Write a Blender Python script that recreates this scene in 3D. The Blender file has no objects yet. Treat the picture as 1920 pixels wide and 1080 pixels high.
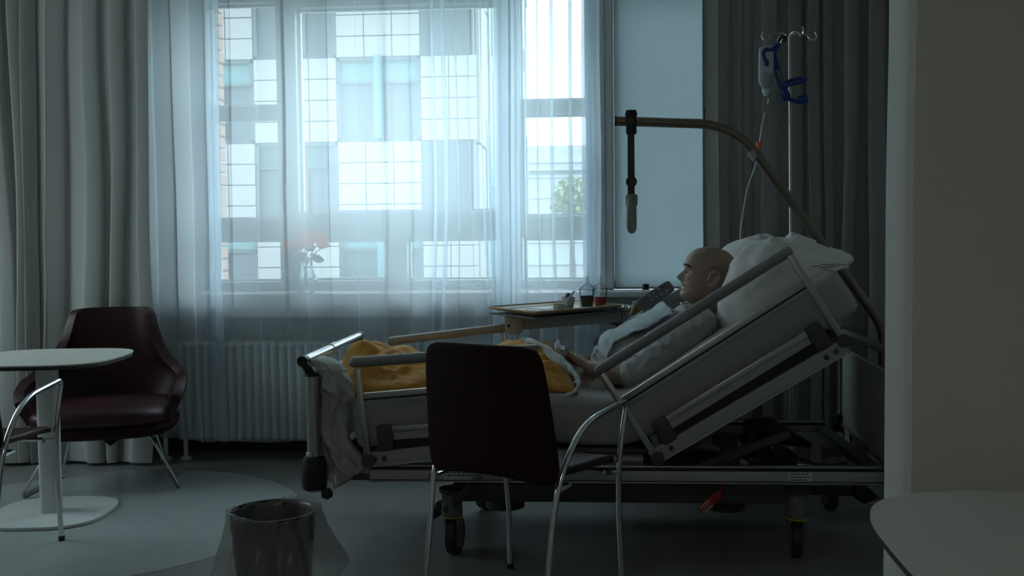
import bpy, bmesh, math, random
from mathutils import Vector, Matrix, noise, Euler
PI = math.pi
R = math.radians
random.seed(7)
SC = bpy.context.scene
COL = SC.collection

# ---------------------------------------------------------------- camera
FPX, EYE, YAW, PITCH, ROLL = 1870.0, 1.26, 0.068, 0.0495, 0.0105
CF = Vector((-math.sin(YAW)*math.cos(PITCH), math.cos(YAW)*math.cos(PITCH), -math.sin(PITCH)))
_r0 = Vector((math.cos(YAW), math.sin(YAW), 0)); _u0 = _r0.cross(CF)
CR = _r0*math.cos(ROLL) - _u0*math.sin(ROLL); CU = CR.cross(CF)
CAM = Vector((0, 0, EYE))
cam_data = bpy.data.cameras.new('camera'); cam = bpy.data.objects.new('camera', cam_data)
COL.objects.link(cam); SC.camera = cam
cam_data.sensor_width = 36.0; cam_data.lens = FPX*36.0/1920.0; cam_data.clip_start = 0.05; cam_data.clip_end = 500
M3 = Matrix((CR, CU, -CF)).transposed()
cam.matrix_world = Matrix.Translation(CAM) @ M3.to_4x4()

# ---------------------------------------------------------------- sky, exposure
SC.view_settings.view_transform = 'Standard'; SC.view_settings.look = 'None'
SC.view_settings.gamma = 1.0; SC.view_settings.use_curve_mapping = False
SC.view_settings.exposure = 0.36
SC.cycles.use_denoising = True
SC.cycles.max_bounces = 10; SC.cycles.diffuse_bounces = 6; SC.cycles.transparent_max_bounces = 24
SC.cycles.glossy_bounces = 4; SC.cycles.transmission_bounces = 6
SC.cycles.caustics_refractive = False; SC.cycles.caustics_reflective = False
SC.cycles.sample_clamp_indirect = 4.0
W = bpy.data.worlds.new('overcast_sky'); SC.world = W; W.use_nodes = True
nt = W.node_tree; nt.nodes.clear()
wo = nt.nodes.new('ShaderNodeOutputWorld'); bg = nt.nodes.new('ShaderNodeBackground')
geo = nt.nodes.new('ShaderNodeNewGeometry'); sep = nt.nodes.new('ShaderNodeSeparateXYZ')
mr = nt.nodes.new('ShaderNodeMapRange')          # overcast sky: brighter towards the zenith
mr.inputs['From Min'].default_value = 0.0; mr.inputs['From Max'].default_value = -1.0   # incoming points back at the viewer
mr.inputs['To Min'].default_value = 0.55; mr.inputs['To Max'].default_value = 1.35
nt.links.new(geo.outputs['Incoming'], sep.inputs[0]); nt.links.new(sep.outputs['Z'], mr.inputs['Value'])
SKY = 5.2
mul = nt.nodes.new('ShaderNodeMath'); mul.operation = 'MULTIPLY'; mul.inputs[1].default_value = SKY
nt.links.new(mr.outputs[0], mul.inputs[0]); nt.links.new(mul.outputs[0], bg.inputs['Strength'])
bg.inputs['Color'].default_value = (0.81, 0.935, 1.0, 1)
nt.links.new(bg.outputs[0], wo.inputs[0])

def portal(name, loc, rot, sx, sy):
    l = bpy.data.lights.new(name, 'AREA'); l.shape = 'RECTANGLE'; l.size = sx; l.size_y = sy
    l.cycles.is_portal = True
    o = bpy.data.objects.new(name, l); COL.objects.link(o); o.location = loc; o.rotation_euler = rot
    return o
portal('window_portal', (-1.07, 6.02, 1.86), (-PI/2, 0, 0), 2.35, 1.78)
portal('blind_window_portal', (0.95, 6.02, 1.86), (-PI/2, 0, 0), 1.5, 1.78)
portal('fill_window_portal', (-4.4, 4.25, 1.7), (0, -PI/2, 0), 1.2, 1.5)
NEARL = bpy.data.lights.new('near_fill_light', 'AREA'); NEARL.shape = 'RECTANGLE'; NEARL.size = 1.15; NEARL.size_y = 0.28; NEARL.energy = 6.4; NEARL.color = (1.0, 0.975, 0.90)  # fill light added behind the camera to brighten surfaces facing it
NLO = bpy.data.objects.new('near_fill_light', NEARL); COL.objects.link(NLO); NLO.location = (-0.6, -0.7, 2.865)

# ---------------------------------------------------------------- helpers
def at(px, py, y):
    d = CF + CR*((px-960)/FPX) - CU*((py-540)/FPX)
    return CAM + d*(y/d.y)
def lerp(a, b, t): return a + (b-a)*t
def interp(x, xs, ys):
    if x <= xs[0]: return ys[0]
    for i in range(1, len(xs)):
        if x <= xs[i]:
            t = (x-xs[i-1])/(xs[i]-xs[i-1]); return lerp(ys[i-1], ys[i], t)
    return ys[-1]
def smooth_interp(x, xs, ys):
    if x <= xs[0]: return ys[0]
    if x >= xs[-1]: return ys[-1]
    n = len(xs)
    for i in range(n-1):
        if x <= xs[i+1]:
            h = xs[i+1]-xs[i]; t = (x-xs[i])/h
            m0 = (ys[i+1]-ys[i-1])/(xs[i+1]-xs[i-1]) if i > 0 else (ys[1]-ys[0])/(xs[1]-xs[0])
            m1 = (ys[i+2]-ys[i])/(xs[i+2]-xs[i]) if i+2 < n else (ys[-1]-ys[-2])/(xs[-1]-xs[-2])
            return (2*t**3-3*t**2+1)*ys[i]+(t**3-2*t**2+t)*h*m0+(-2*t**3+3*t**2)*ys[i+1]+(t**3-t**2)*h*m1
def catmull(pts, n=6, closed=False):
    P = [Vector(p) for p in pts]; out = []; L = len(P)
    for i in range(L if closed else L-1):
        p0 = P[(i-1) % L] if closed or i > 0 else P[i]*2-P[i+1]
        p1 = P[i]; p2 = P[(i+1) % L]
        p3 = P[(i+2) % L] if closed or i+2 < L else p2*2-p1
        for k in range(n):
            t = k/n
            out.append(0.5*((2*p1)+(p2-p0)*t+(2*p0-5*p1+4*p2-p3)*t*t+(3*p1-p0-3*p2+p3)*t**3))
    if not closed: out.append(P[-1])
    return out
def fillet(pts, r, n=6, closed=False):
    P = [Vector(p) for p in pts]; out = []; L = len(P)
    for i in range(L):
        if not closed and i in (0, L-1): out.append(P[i]); continue
        a, b, c = P[(i-1) % L], P[i], P[(i+1) % L]
        d1 = (a-b); d2 = (c-b)
        rr = r[i] if isinstance(r, (list, tuple)) else r
        k = min(rr, d1.length*0.49, d2.length*0.49)
        s = b+d1.normalized()*k; e = b+d2.normalized()*k
        for j in range(n+1):
            t = j/n; out.append((1-t)**2*s+2*t*(1-t)*b+t*t*e)
    return out
def fbm(v, o=4): return noise.fractal(v, 1.0, 2.0, o)

class MB:
    def __init__(s): s.bm = bmesh.new()
    def box(s, c, d, rot=None, bev=0.0, seg=2):
        r = bmesh.ops.create_cube(s.bm, size=1.0); vs = r['verts']
        m = Matrix.Translation(Vector(c))
        if rot is not None: m = m @ (rot.to_4x4() if isinstance(rot, Matrix) else Euler(rot).to_matrix().to_4x4())
        m = m @ Matrix.Diagonal((d[0], d[1], d[2], 1))
        bmesh.ops.transform(s.bm, matrix=m, verts=vs)
        if bev > 0:
            es = list({e for v in vs for e in v.link_edges})
            bmesh.ops.bevel(s.bm, geom=es, offset=min(bev, min(d)*0.45), segments=seg, profile=0.5, affect='EDGES')
        return s
    def beam(s, p0, p1, w, h, up=(0, 0, 1), bev=0.0):
        p0 = Vector(p0); p1 = Vector(p1); x = (p1-p0); L = x.length; x.normalize()
        up = Vector(up)
        if abs(up.z) < 0.5: w, h = h, w          # w across the up axis' plane, h within it
        y = up.cross(x).normalized(); z = x.cross(y)
        return s.box((p0+p1)/2, (L, w, h), Matrix((x, y, z)).transposed(), bev)
    def tube(s, pts, r, n=10, closed=False, caps=True, flat=1.0, up=None):
        P = [Vector(p) for p in pts]; L = len(P); rings = []
        T = []
        for i in range(L):
            a = P[i-1] if (i > 0 or closed) else P[i]; b = P[(i+1) % L] if (i < L-1 or closed) else P[i]
            t = (b-a); T.append(t.normalized() if t.length > 1e-9 else Vector((0, 0, 1)))
        u = Vector(up) if up else (Vector((0, 0, 1)) if abs(T[0].z) < 0.9 else Vector((0, 1, 0)))
        u = (u-T[0]*u.dot(T[0])).normalized()
        for i in range(L):
            if i > 0:
                u = (u-T[i]*u.dot(T[i]))
                u = u.normalized() if u.length > 1e-6 else T[i].orthogonal().normalized()
            v = T[i].cross(u)
            ri = r[i] if isinstance(r, (list, tuple)) else r
            rings.append([s.bm.verts.new(P[i]+u*(ri*math.cos(2*PI*k/n))+v*(ri*flat*math.sin(2*PI*k/n))) for k in range(n)])
        for i in range(L if closed else L-1):
            A, B = rings[i], rings[(i+1) % L]
            for k in range(n): s.bm.faces.new((A[k], A[(k+1) % n], B[(k+1) % n], B[k]))
        if caps and not closed:
            s.bm.faces.new(rings[0][::-1]); s.bm.faces.new(rings[-1])
        return s
    def cyl(s, p0, p1, r0, r1=None, n=16):
        r1 = r0 if r1 is None else r1
        return s.tube([p0, p1], [r0, r1], n)
    def lathe(s, prof, c=(0, 0, 0), n=24, mat=None):
        rings = []; c = Vector(c)
        for (r, z) in prof:
            ring = []
            for k in range(n):
                p = Vector((r*math.cos(2*PI*k/n), r*math.sin(2*PI*k/n), z))
                if mat is not None: p = mat @ p
                ring.append(s.bm.verts.new(c+p))
            rings.append(ring)
        for A, B in zip(rings, rings[1:]):
            for k in range(n): s.bm.faces.new((A[k], A[(k+1) % n], B[(k+1) % n], B[k]))
        if prof[0][0] > 1e-6: s.bm.faces.new(rings[0][::-1])
        if prof[-1][0] > 1e-6: s.bm.faces.new(rings[-1])
        bmesh.ops.remove_doubles(s.bm, verts=[v for r_ in rings for v in r_], dist=1e-6)
        return s
    def prism(s, poly, vec, bev=0.0):
        vec = Vector(vec); A = [s.bm.verts.new(Vector(p)) for p in poly]; B = [s.bm.verts.new(Vector(p)+vec) for p in poly]; n = len(A)
        f1 = s.bm.faces.new(A[::-1]); f2 = s.bm.faces.new(B)
        for k in range(n): s.bm.faces.new((A[k], A[(k+1) % n], B[(k+1) % n], B[k]))
        if bev > 0:
            es = list(set(f1.edges) | set(f2.edges))
            bmesh.ops.bevel(s.bm, geom=es, offset=bev, segments=2, profile=0.5, affect='EDGES')
        return s
    def grid(s, fn, nu, nv, cu=False, cv=False):
        V = [[s.bm.verts.new(Vector(fn(i/(nu if cu else nu-1), j/(nv if cv else nv-1)))) for j in range(nv)] for i in range(nu)]
        for i in range(nu if cu else nu-1):
            for j in range(nv if cv else nv-1):
                a = V[i][j]; b = V[(i+1) % nu][j]; c = V[(i+1) % nu][(j+1) % nv]; d = V[i][(j+1) % nv]
                s.bm.faces.new((a, b, c, d))
        return V
    def ball(s, c, r, n=16, m=10, mat=None):
        r = (r, r, r) if not isinstance(r, (tuple, list)) else r
        ret = bmesh.ops.create_uvsphere(s.bm, u_segments=n, v_segments=m, radius=1.0)
        mm = Matrix.Translation(Vector(c)) @ (mat.to_4x4() if mat else Matrix.Identity(4)) @ Matrix.Diagonal((*r, 1))
        bmesh.ops.transform(s.bm, matrix=mm, verts=ret['verts']); return s
    def torus(s, c, R_, r, axis=(0, 0, 1), n=24, m=8, arc=(0, 2*PI)):
        ax = Vector(axis).normalized(); u = ax.orthogonal().normalized(); v = ax.cross(u); full = abs(arc[1]-arc[0]-2*PI) < 1e-6
        pts = [Vector(c)+(u*math.cos(a)+v*math.sin(a))*R_ for a in [lerp(arc[0], arc[1], k/n) for k in range(n if full else n+1)]]
        return s.tube(pts, r, m, closed=full)
    def build(s, name, mat, parent=None, kind=None, angle=38, local=False, recalc=True):
        if recalc: bmesh.ops.recalc_face_normals(s.bm, faces=s.bm.faces)
        me = bpy.data.meshes.new(name)
        if parent is not None and not local:
            bmesh.ops.transform(s.bm, matrix=WORLD[parent.name].inverted(), verts=s.bm.verts)
        s.bm.to_mesh(me); s.bm.free()
        me.polygons.foreach_set('use_smooth', [True]*len(me.polygons))
        if angle < 180: me.set_sharp_from_angle(angle=R(angle))
        if mat: me.materials.append(mat)
        o = bpy.data.objects.new(name, me); COL.objects.link(o)
        if parent is not None:
            o.parent = parent; WORLD[o.name] = WORLD[parent.name].copy()
        else: WORLD[o.name] = Matrix.Identity(4)
        if kind: o['kind'] = kind
        return o
WORLD = {}
def tag(o, label=None, cat=None, group=None, kind=None):
    if label: o['label'] = label
    if cat: o['category'] = cat
    if group: o['group'] = group
    if kind: o['kind'] = kind
    return o
def thing(name, label, cat, loc=(0, 0, 0), rotz=0.0, group=None):
    o = bpy.data.objects.new(name, None); COL.objects.link(o); o.empty_display_size = 0.1
    o.location = loc; o.rotation_euler = (0, 0, rotz)
    WORLD[o.name] = Matrix.Translation(Vector(loc)) @ Matrix.Rotation(rotz, 4, 'Z')
    return tag(o, label, cat, group)
def structure(name, label=None):
    o = bpy.data.objects.new(name, None); COL.objects.link(o); WORLD[o.name] = Matrix.Identity(4)
    o['kind'] = 'structure'
    if label: o['label'] = label
    return o
def struct(name, mb, mat, label=None, parent=None):
    o = mb.build(name, mat, parent)
    if parent is None: o['kind'] = 'structure'
    if label: o['label'] = label
    return o
def copy_tree(o, parent=None):
    c = o.copy(); COL.objects.link(c); c.parent = parent
    WORLD[c.name] = WORLD[o.name].copy()
    for ch in o.children: copy_tree(ch, c)
    return c

# ---------------------------------------------------------------- materials
def mat(name, col, rough=0.5, metal=0.0, var=0.0, vscale=8.0, bump=0.0, bscale=60.0, sheen=0.0, coat=0.0, spec=0.5, trans=0.0, ior=1.45, col2=None, bstretch=None):
    m = bpy.data.materials.new(name); m.use_nodes = True; n = m.node_tree; b = n.nodes['Principled BSDF']
    b.inputs['Base Color'].default_value = (*col, 1); b.inputs['Roughness'].default_value = rough; b.inputs['Metallic'].default_value = metal
    b.inputs['Specular IOR Level'].default_value = spec; b.inputs['Coat Weight'].default_value = coat
    b.inputs['Sheen Weight'].default_value = sheen; b.inputs['Transmission Weight'].default_value = trans; b.inputs['IOR'].default_value = ior
    tc = None
    if var > 0 or col2 or bump > 0: tc = n.nodes.new('ShaderNodeTexCoord')
    if var > 0 or col2:
        nz = n.nodes.new('ShaderNodeTexNoise'); nz.inputs['Scale'].default_value = vscale; nz.inputs['Detail'].default_value = 5
        n.links.new(tc.outputs['Object'], nz.inputs['Vector'])
        mx = n.nodes.new('ShaderNodeMix'); mx.data_type = 'RGBA'
        c2 = col2 or tuple(max(0, c*(1-var)) for c in col); c1 = col if col2 else tuple(min(1, c*(1+var)) for c in col)
        mx.inputs[6].default_value = (*c1, 1); mx.inputs[7].default_value = (*c2, 1)
        n.links.new(nz.outputs['Fac'], mx.inputs[0]); n.links.new(mx.outputs[2], b.inputs['Base Color'])
    if bump > 0:
        nb = n.nodes.new('ShaderNodeTexNoise'); nb.inputs['Scale'].default_value = bscale; nb.inputs['Detail'].default_value = 6
        if bstretch:
            mp = n.nodes.new('ShaderNodeMapping'); mp.inputs['Scale'].default_value = bstretch
            n.links.new(tc.outputs['Object'], mp.inputs[0]); n.links.new(mp.outputs[0], nb.inputs['Vector'])
        else: n.links.new(tc.outputs['Object'], nb.inputs['Vector'])
        bp = n.nodes.new('ShaderNodeBump'); bp.inputs['Strength'].default_value = bump; bp.inputs['Distance'].default_value = 0.01
        n.links.new(nb.outputs['Fac'], bp.inputs['Height']); n.links.new(bp.outputs[0], b.inputs['Normal'])
    return m
def fabric_through(name, col, transp, transl, diff_col=None):
    """thin cloth: part see-through, part scattering light through, part reflecting it"""
    m = bpy.data.materials.new(name); m.use_nodes = True; n = m.node_tree; n.nodes.clear()
    out = n.nodes.new('ShaderNodeOutputMaterial'); tr = n.nodes.new('ShaderNodeBsdfTransparent')
    tl = n.nodes.new('ShaderNodeBsdfTranslucent'); df = n.nodes.new('ShaderNodeBsdfDiffuse')
    tl.inputs[0].default_value = (*col, 1); df.inputs[0].default_value = (*(diff_col or col), 1)
    m1 = n.nodes.new('ShaderNodeMixShader'); m1.inputs[0].default_value = transl
    n.links.new(df.outputs[0], m1.inputs[1]); n.links.new(tl.outputs[0], m1.inputs[2])
    m2 = n.nodes.new('ShaderNodeMixShader'); m2.inputs[0].default_value = transp
    n.links.new(m1.outputs[0], m2.inputs[1]); n.links.new(tr.outputs[0], m2.inputs[2]); n.links.new(m2.outputs[0], out.inputs[0])
    return m
def clear_mat(name, col=(1, 1, 1), gloss=0.12, tint=0.0, rough=0.02):
    """thin clear glass or plastic: straight-through plus a mirror sheen that grows at grazing angles"""
    m = bpy.data.materials.new(name); m.use_nodes = True; n = m.node_tree; n.nodes.clear()
    out = n.nodes.new('ShaderNodeOutputMaterial'); tr = n.nodes.new('ShaderNodeBsdfTransparent'); tr.inputs[0].default_value = (*col, 1)
    gl = n.nodes.new('ShaderNodeBsdfGlossy'); gl.inputs['Roughness'].default_value = rough
    lw = n.nodes.new('ShaderNodeLayerWeight'); lw.inputs[0].default_value = gloss
    mx = n.nodes.new('ShaderNodeMixShader'); n.links.new(lw.outputs['Fresnel'], mx.inputs[0])
    n.links.new(tr.outputs[0], mx.inputs[1]); n.links.new(gl.outputs[0], mx.inputs[2])
    last = mx
    if tint > 0:
        df = n.nodes.new('ShaderNodeBsdfDiffuse'); df.inputs[0].default_value = (0.8, 0.82, 0.84, 1)
        m2 = n.nodes.new('ShaderNodeMixShader'); m2.inputs[0].default_value = tint
        n.links.new(mx.outputs[0], m2.inputs[1]); n.links.new(df.outputs[0], m2.inputs[2]); last = m2
    n.links.new(last.outputs[0], out.inputs[0]); return m

WALLP = mat('wall_paint', (0.74, 0.74, 0.71), 0.75, var=0.03, vscale=3, bump=0.05, bscale=220)
PARTP = mat('partition_paint', (0.64, 0.625, 0.58), 0.7, var=0.04, vscale=5, bump=0.06, bscale=200)
CEILP = mat('ceiling_paint', (0.80, 0.79, 0.76), 0.8, var=0.02)
WHITEF = mat('white_window_paint', (0.72, 0.77, 0.79), 0.4, var=0.02)
SILLP = mat('sill_paint', (0.75, 0.79, 0.8), 0.35, var=0.03)
DARKB = mat('dark_baseboard', (0.035, 0.035, 0.033), 0.5, var=0.1)
RADP = mat('radiator_enamel', (0.78, 0.8, 0.78), 0.35, var=0.03)
GLASS = clear_mat('window_glass', (0.93, 0.98, 0.98), 0.10)
CHROME = mat('chrome', (0.72, 0.73, 0.74), 0.14, 1.0, var=0.03)
ALU = mat('brushed_aluminium', (0.5, 0.5, 0.48), 0.3, 1.0, var=0.05, bump=0.03, bscale=40, bstretch=(1, 40, 40))
ALUP = mat('grey_rail_paint', (0.42, 0.43, 0.43), 0.4, 0.3, var=0.04)
BLACKP = mat('black_plastic', (0.015, 0.015, 0.016), 0.45, var=0.1)
DARKG = mat('dark_grey_plastic', (0.07, 0.07, 0.068), 0.5, var=0.1)
BEDW = mat('bed_offwhite_enamel', (0.40, 0.395, 0.36), 0.4, var=0.03)
# ================================================================= SETTING
YW = 5.85                    # inner face of the window wall
ZS, ZT = 0.955, 2.75         # sill and head of the windows
WX0, WX1 = -2.28, 0.127      # window_1 opening
BX0, BX1 = 0.20, 1.70        # window_2 opening (blind drawn)
XL, XR, YN, ZC = -4.25, 1.95, -2.2, 2.95

# floor with a lighter inlaid disc
FLOORM = mat('dark_linoleum', (0.25, 0.25, 0.24), 0.26, var=0.1, vscale=6, bump=0.015, bscale=30)
def lino(name, c):
    return mat(name, c, 0.3, var=0.07, vscale=9, bump=0.015, bscale=30)
b = MB(); b.box(((XL+XR)/2, (YN+6.05)/2, -0.05), (XR-XL, 6.05-YN, 0.10)); FLOOR = struct('floor', b, FLOORM)
inlay = MB(); inlay.lathe([(0.0, 0.0), (0.947, 0.0), (0.947, 0.0012), (0.0, 0.0012)], (-2.254, 4.381, 0), 96)
inlay.build('floor_disc', lino('pale_linoleum', (0.36, 0.385, 0.38)), FLOOR)

# window wall with two openings
WALLF = structure('wall_far')
def wallbox(x0, x1, z0, z1, y0=YW, y1=6.05, m=WALLP, name='wall_panel', par=None):
    b = MB(); b.box(((x0+x1)/2, (y0+y1)/2, (z0+z1)/2), (x1-x0, y1-y0, z1-z0)); return b.build(name, m, par or WALLF)
wallbox(XL, XR, 0, ZS-0.03); wallbox(XL, XR, ZT, ZC); wallbox(XL, WX0, ZS-0.03, ZT); wallbox(WX1, BX0, ZS-0.03, ZT); wallbox(BX1, XR, ZS-0.03, ZT)
# brick reveal outside the left sash
BRICK = mat('clay_brick', (0.46, 0.27, 0.2), 0.85, var=0.2, vscale=14, bump=0.3, bscale=90, col2=(0.34, 0.22, 0.18))
MORT = mat('mortar', (0.42, 0.42, 0.4), 0.9, var=0.1)
b = MB(); b.box((-2.292, 6.135, 1.85), (0.05, 0.16, 1.9)); b.build('mortar_bed', MORT, WALLF)
bb = MB(); bb.box((0, 0, 0), (0.07, 0.165, 0.064), bev=0.004, seg=1); brick0 = bb.build('brick', BRICK, WALLF)
for k in range(25):
    o = brick0 if k == 0 else brick0.copy()
    if k: COL.objects.link(o)
    o.location = (-2.266+random.uniform(-.003, .003), 6.135+random.uniform(-.004, .004), 0.96+k*0.0765)
    o.rotation_euler = (0, 0, random.uniform(-.02, .02))
# other walls
b = MB()
SW = (3.5, 5.0, 1.1, 2.3)           # added fill window y0, y1, z0, z1
b.box((XL-0.1, (YN+SW[0])/2, ZC/2), (0.2, SW[0]-YN, ZC)); b.box((XL-0.1, (SW[1]+6.05)/2, ZC/2), (0.2, 6.05-SW[1], ZC))
b.box((XL-0.1, (SW[0]+SW[1])/2, SW[2]/2), (0.2, SW[1]-SW[0], SW[2])); b.box((XL-0.1, (SW[0]+SW[1])/2, (SW[3]+ZC)/2), (0.2, SW[1]-SW[0], ZC-SW[3]))
struct('wall_left', b, WALLP)
b = MB(); b.box((XR+0.1, (YN+6.05)/2, ZC/2), (0.2, 6.05-YN, ZC)); struct('wall_right', b, WALLP)
b = MB(); b.box(((XL+XR)/2, YN-0.1, ZC/2), (XR-XL, 0.2, ZC)); struct('wall_near', b, WALLP)
b = MB(); b.box(((XL+XR)/2, (YN+6.05)/2, ZC+0.05), (XR-XL, 6.05-YN, 0.1)); struct('ceiling', b, CEILP)
# plastered pier with a rounded, slightly uneven corner, right of the camera
def pier(u, v):
    z = v*ZC
    w = 0.0035*fbm(Vector((0.3, 2.7, z*1.1)), 2)+0.004*math.exp(-((z-1.72)/0.25)**2)-0.004*(z > 2.2)*(z-2.2)
    pts = [(XR, 2.40), (0.735, 2.40), (0.715, 2.385), (0.706, 2.36), (0.702, 2.25), (0.706, 2.225), (0.718, 2.207), (0.74, 2.202), (0.78, 2.201), (1.0, 2.2), (XR, 2.2)]
    t = u*(len(pts)-1); i = min(int(t), len(pts)-2); f = t-i
    x = lerp(pts[i][0], pts[i+1][0], f); y = lerp(pts[i][1], pts[i+1][1], f)
    return (x+(w if x < XR-0.01 else 0), y, z)
b = MB(); b.grid(pier, 41, 60); struct('wall_front', b, PARTP, 'grey plastered wall end with a rounded corner at the right of the photo')

# sill ledge, apron and baseboard
b = MB(); b.box(((-2.42+XR)/2, 5.735, 0.94), (XR+2.42, 0.24, 0.03), bev=0.006); struct('trim_1', b, SILLP, 'white window sill running along the far wall')
b = MB(); b.box(((-2.40+0.12)/2, 5.635, 0.872), (2.52, 0.02, 0.105), bev=0.004); struct('trim_2', b, SILLP, 'white apron board under the window sill')
b = MB(); b.box(((XL+XR)/2, 5.838, 0.06), (XR-XL, 0.024, 0.12)); struct('baseboard_far', b, DARKB)

# window_1: frame of three columns
WIN = structure('window_1')
panes = [(-2.204, -1.79, 2.066, 2.672), (-2.195, -1.79, 1.392, 1.996), (-2.188, -1.785, 1.018, 1.268),
         (-1.665, -0.462, 1.426, 2.634), (-1.690, -1.150, 1.022, 1.262), (-1.020, -0.416, 1.018, 1.262),
         (-0.340, 0.050, 2.068, 2.74), (-0.332, 0.056, 1.390, 1.987), (-0.326, 0.058, 1.014, 1.260)]
def frame_boxes():
    b = MB(); y0, y1 = 5.862, 5.94; yc = (y0+y1)/2; dy = y1-y0
    def bx(x0, x1, z0, z1): b.box(((x0+x1)/2, yc, (z0+z1)/2), (x1-x0, dy, z1-z0), bev=0.006)
    bx(WX0, -2.198, ZS, ZT); bx(-1.788, -1.668, ZS, ZT); bx(-0.46, -0.336, ZS, ZT); bx(0.053, WX1, ZS, ZT)
    for (x0, x1, zs) in ((-2.198, -1.788, [(ZS, 1.018), (1.268, 1.392), (1.996, 2.066), (2.672, ZT)]),
                         (-1.668, -0.46, [(ZS, 1.02), (1.262, 1.426), (2.634, ZT)]),
                         (-0.336, 0.053, [(ZS, 1.014), (1.26, 1.39), (1.987, 2.068), (2.74, ZT)])):
        for z0, z1 in zs: bx(x0-0.002, x1+0.002, z0, z1)
    bx(-1.15, -1.02, 1.018, 1.264)
    return b
frame_boxes().build('window_frame', WHITEF, WIN)
for k, (x0, x1, z0, z1) in enumerate(panes):
    f = MB(); w = 0.014
    for (a0, a1, c0, c1) in ((x0-.004, x0+w, z0, z1), (x1-w, x1+.004, z0, z1), (x0, x1, z0-.004, z0+w), (x0, x1, z1-w, z1+.004)):
        f.box(((a0+a1)/2, 5.935, (c0+c1)/2), (a1-a0, 0.03, c1-c0))
    fo = f.build('glazing_bead', WHITEF, WIN)
    g = MB(); g.box(((x0+x1)/2, 5.93, (z0+z1)/2), (x1-x0, 0.006, z1-z0)); g.build('pane', GLASS, fo)
# sash joints and handles
j = MB()
for x in (-2.245, -1.745, -1.71, -0.40, 0.085): j.box((x, 5.859, 1.85), (0.006, 0.008, 1.74))
for z in (1.335, 1.345): j.box((-1.06, 5.859, z), (1.2, 0.008, 0.005))
j.build('sash_joint', mat('sash_shadow_gap', (0.33, 0.37, 0.39), 0.6), WIN)
for (x, z) in ((-1.735, 1.55), (0.105, 1.62)):
    h = MB(); h.box((x, 5.855, z), (0.028, 0.014, 0.13), bev=0.004); h.cyl((x, 5.85, z+0.02), (x, 5.80, z+0.02), 0.009, n=10)
    h.box((x, 5.805, z-0.03), (0.02, 0.016, 0.12), bev=0.006); h.build('window_handle', mat('handle_grey', (0.45, 0.48, 0.5), 0.35, 0.6), WIN)
s = MB(); s.box((-1.73, 5.859, 1.73), (0.045, 0.004, 0.03)); s.build('sticker', mat('blue_sticker', (0.05, 0.25, 0.6), 0.5), WIN)
# casing between the windows
b = MB(); b.box((0.135, 5.845, 1.86), (0.03, 0.05, 1.79), bev=0.004); b.box((0.172, 5.848, 1.86), (0.045, 0.03, 1.79), bev=0.004); struct('trim_3', b, WHITEF, 'white casing strip right of the window')

# window_2 behind a drawn white blind
W2 = structure('window_2')
b = MB()
for (x0, x1, z0, z1) in ((BX0, BX0+.05, ZS, ZT), (BX1-.05, BX1, ZS, ZT), (BX0, BX1, ZS, ZS+.06), (BX0, BX1, ZT-.05, ZT)):
    b.box(((x0+x1)/2, 5.95, (z0+z1)/2), (x1-x0, 0.06, z1-z0), bev=0.004)
b.build('window_frame', WHITEF, W2)
b = MB(); b.box(((BX0+BX1)/2, 5.955, (ZS+ZT)/2), (BX1-BX0-.09, 0.006, ZT-ZS-.1)); b.build('pane', GLASS, W2)
BLIND = fabric_through('blind_cloth', (0.46, 0.515, 0.54), 0.0, 0.58, (0.7, 0.72, 0.72))
bl = thing('roller_blind', 'white roller blind drawn down fully between window and right curtain', 'blind', (0.95, 5.87, ZS))
b = MB(); b.box(((BX0+BX1)/2, 5.872, (ZS+.012+ZT)/2), (BX1-BX0-.012, 0.002, ZT-ZS-.012)); b.build('blind_sheet', BLIND, bl)
b = MB(); b.box(((BX0+BX1)/2, 5.872, ZS+.008), (BX1-BX0-.012, 0.012, 0.012), bev=0.003); b.build('hem_bar', mat('blind_bar', (0.2, 0.22, 0.22), 0.5), bl)
b = MB(); b.cyl((BX0+.01, 5.885, ZT-.035), (BX1-.01, 5.885, ZT-.035), 0.03); b.build('roller_tube', WHITEF, bl)

# unseen window added in the left wall to let in fill light
W3 = structure('fill_window')
b = MB(); xx = XL-0.1
yc, zc = (SW[0]+SW[1])/2, (SW[2]+SW[3])/2
for (y0, y1, z0, z1) in ((SW[0], SW[0]+.06, SW[2], SW[3]), (SW[1]-.06, SW[1], SW[2], SW[3]), (SW[0], SW[1], SW[2], SW[2]+.06), (SW[0], SW[1], SW[3]-.06, SW[3]), (yc-.03, yc+.03, SW[2], SW[3])):
    b.box((xx, (y0+y1)/2, (z0+z1)/2), (0.06, y1-y0, z1-z0))
b.build('window_frame', WHITEF, W3)
b = MB(); b.box((xx, yc, zc), (0.006, SW[1]-SW[0]-.1, SW[3]-SW[2]-.1)); b.build('pane', GLASS, W3)

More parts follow.
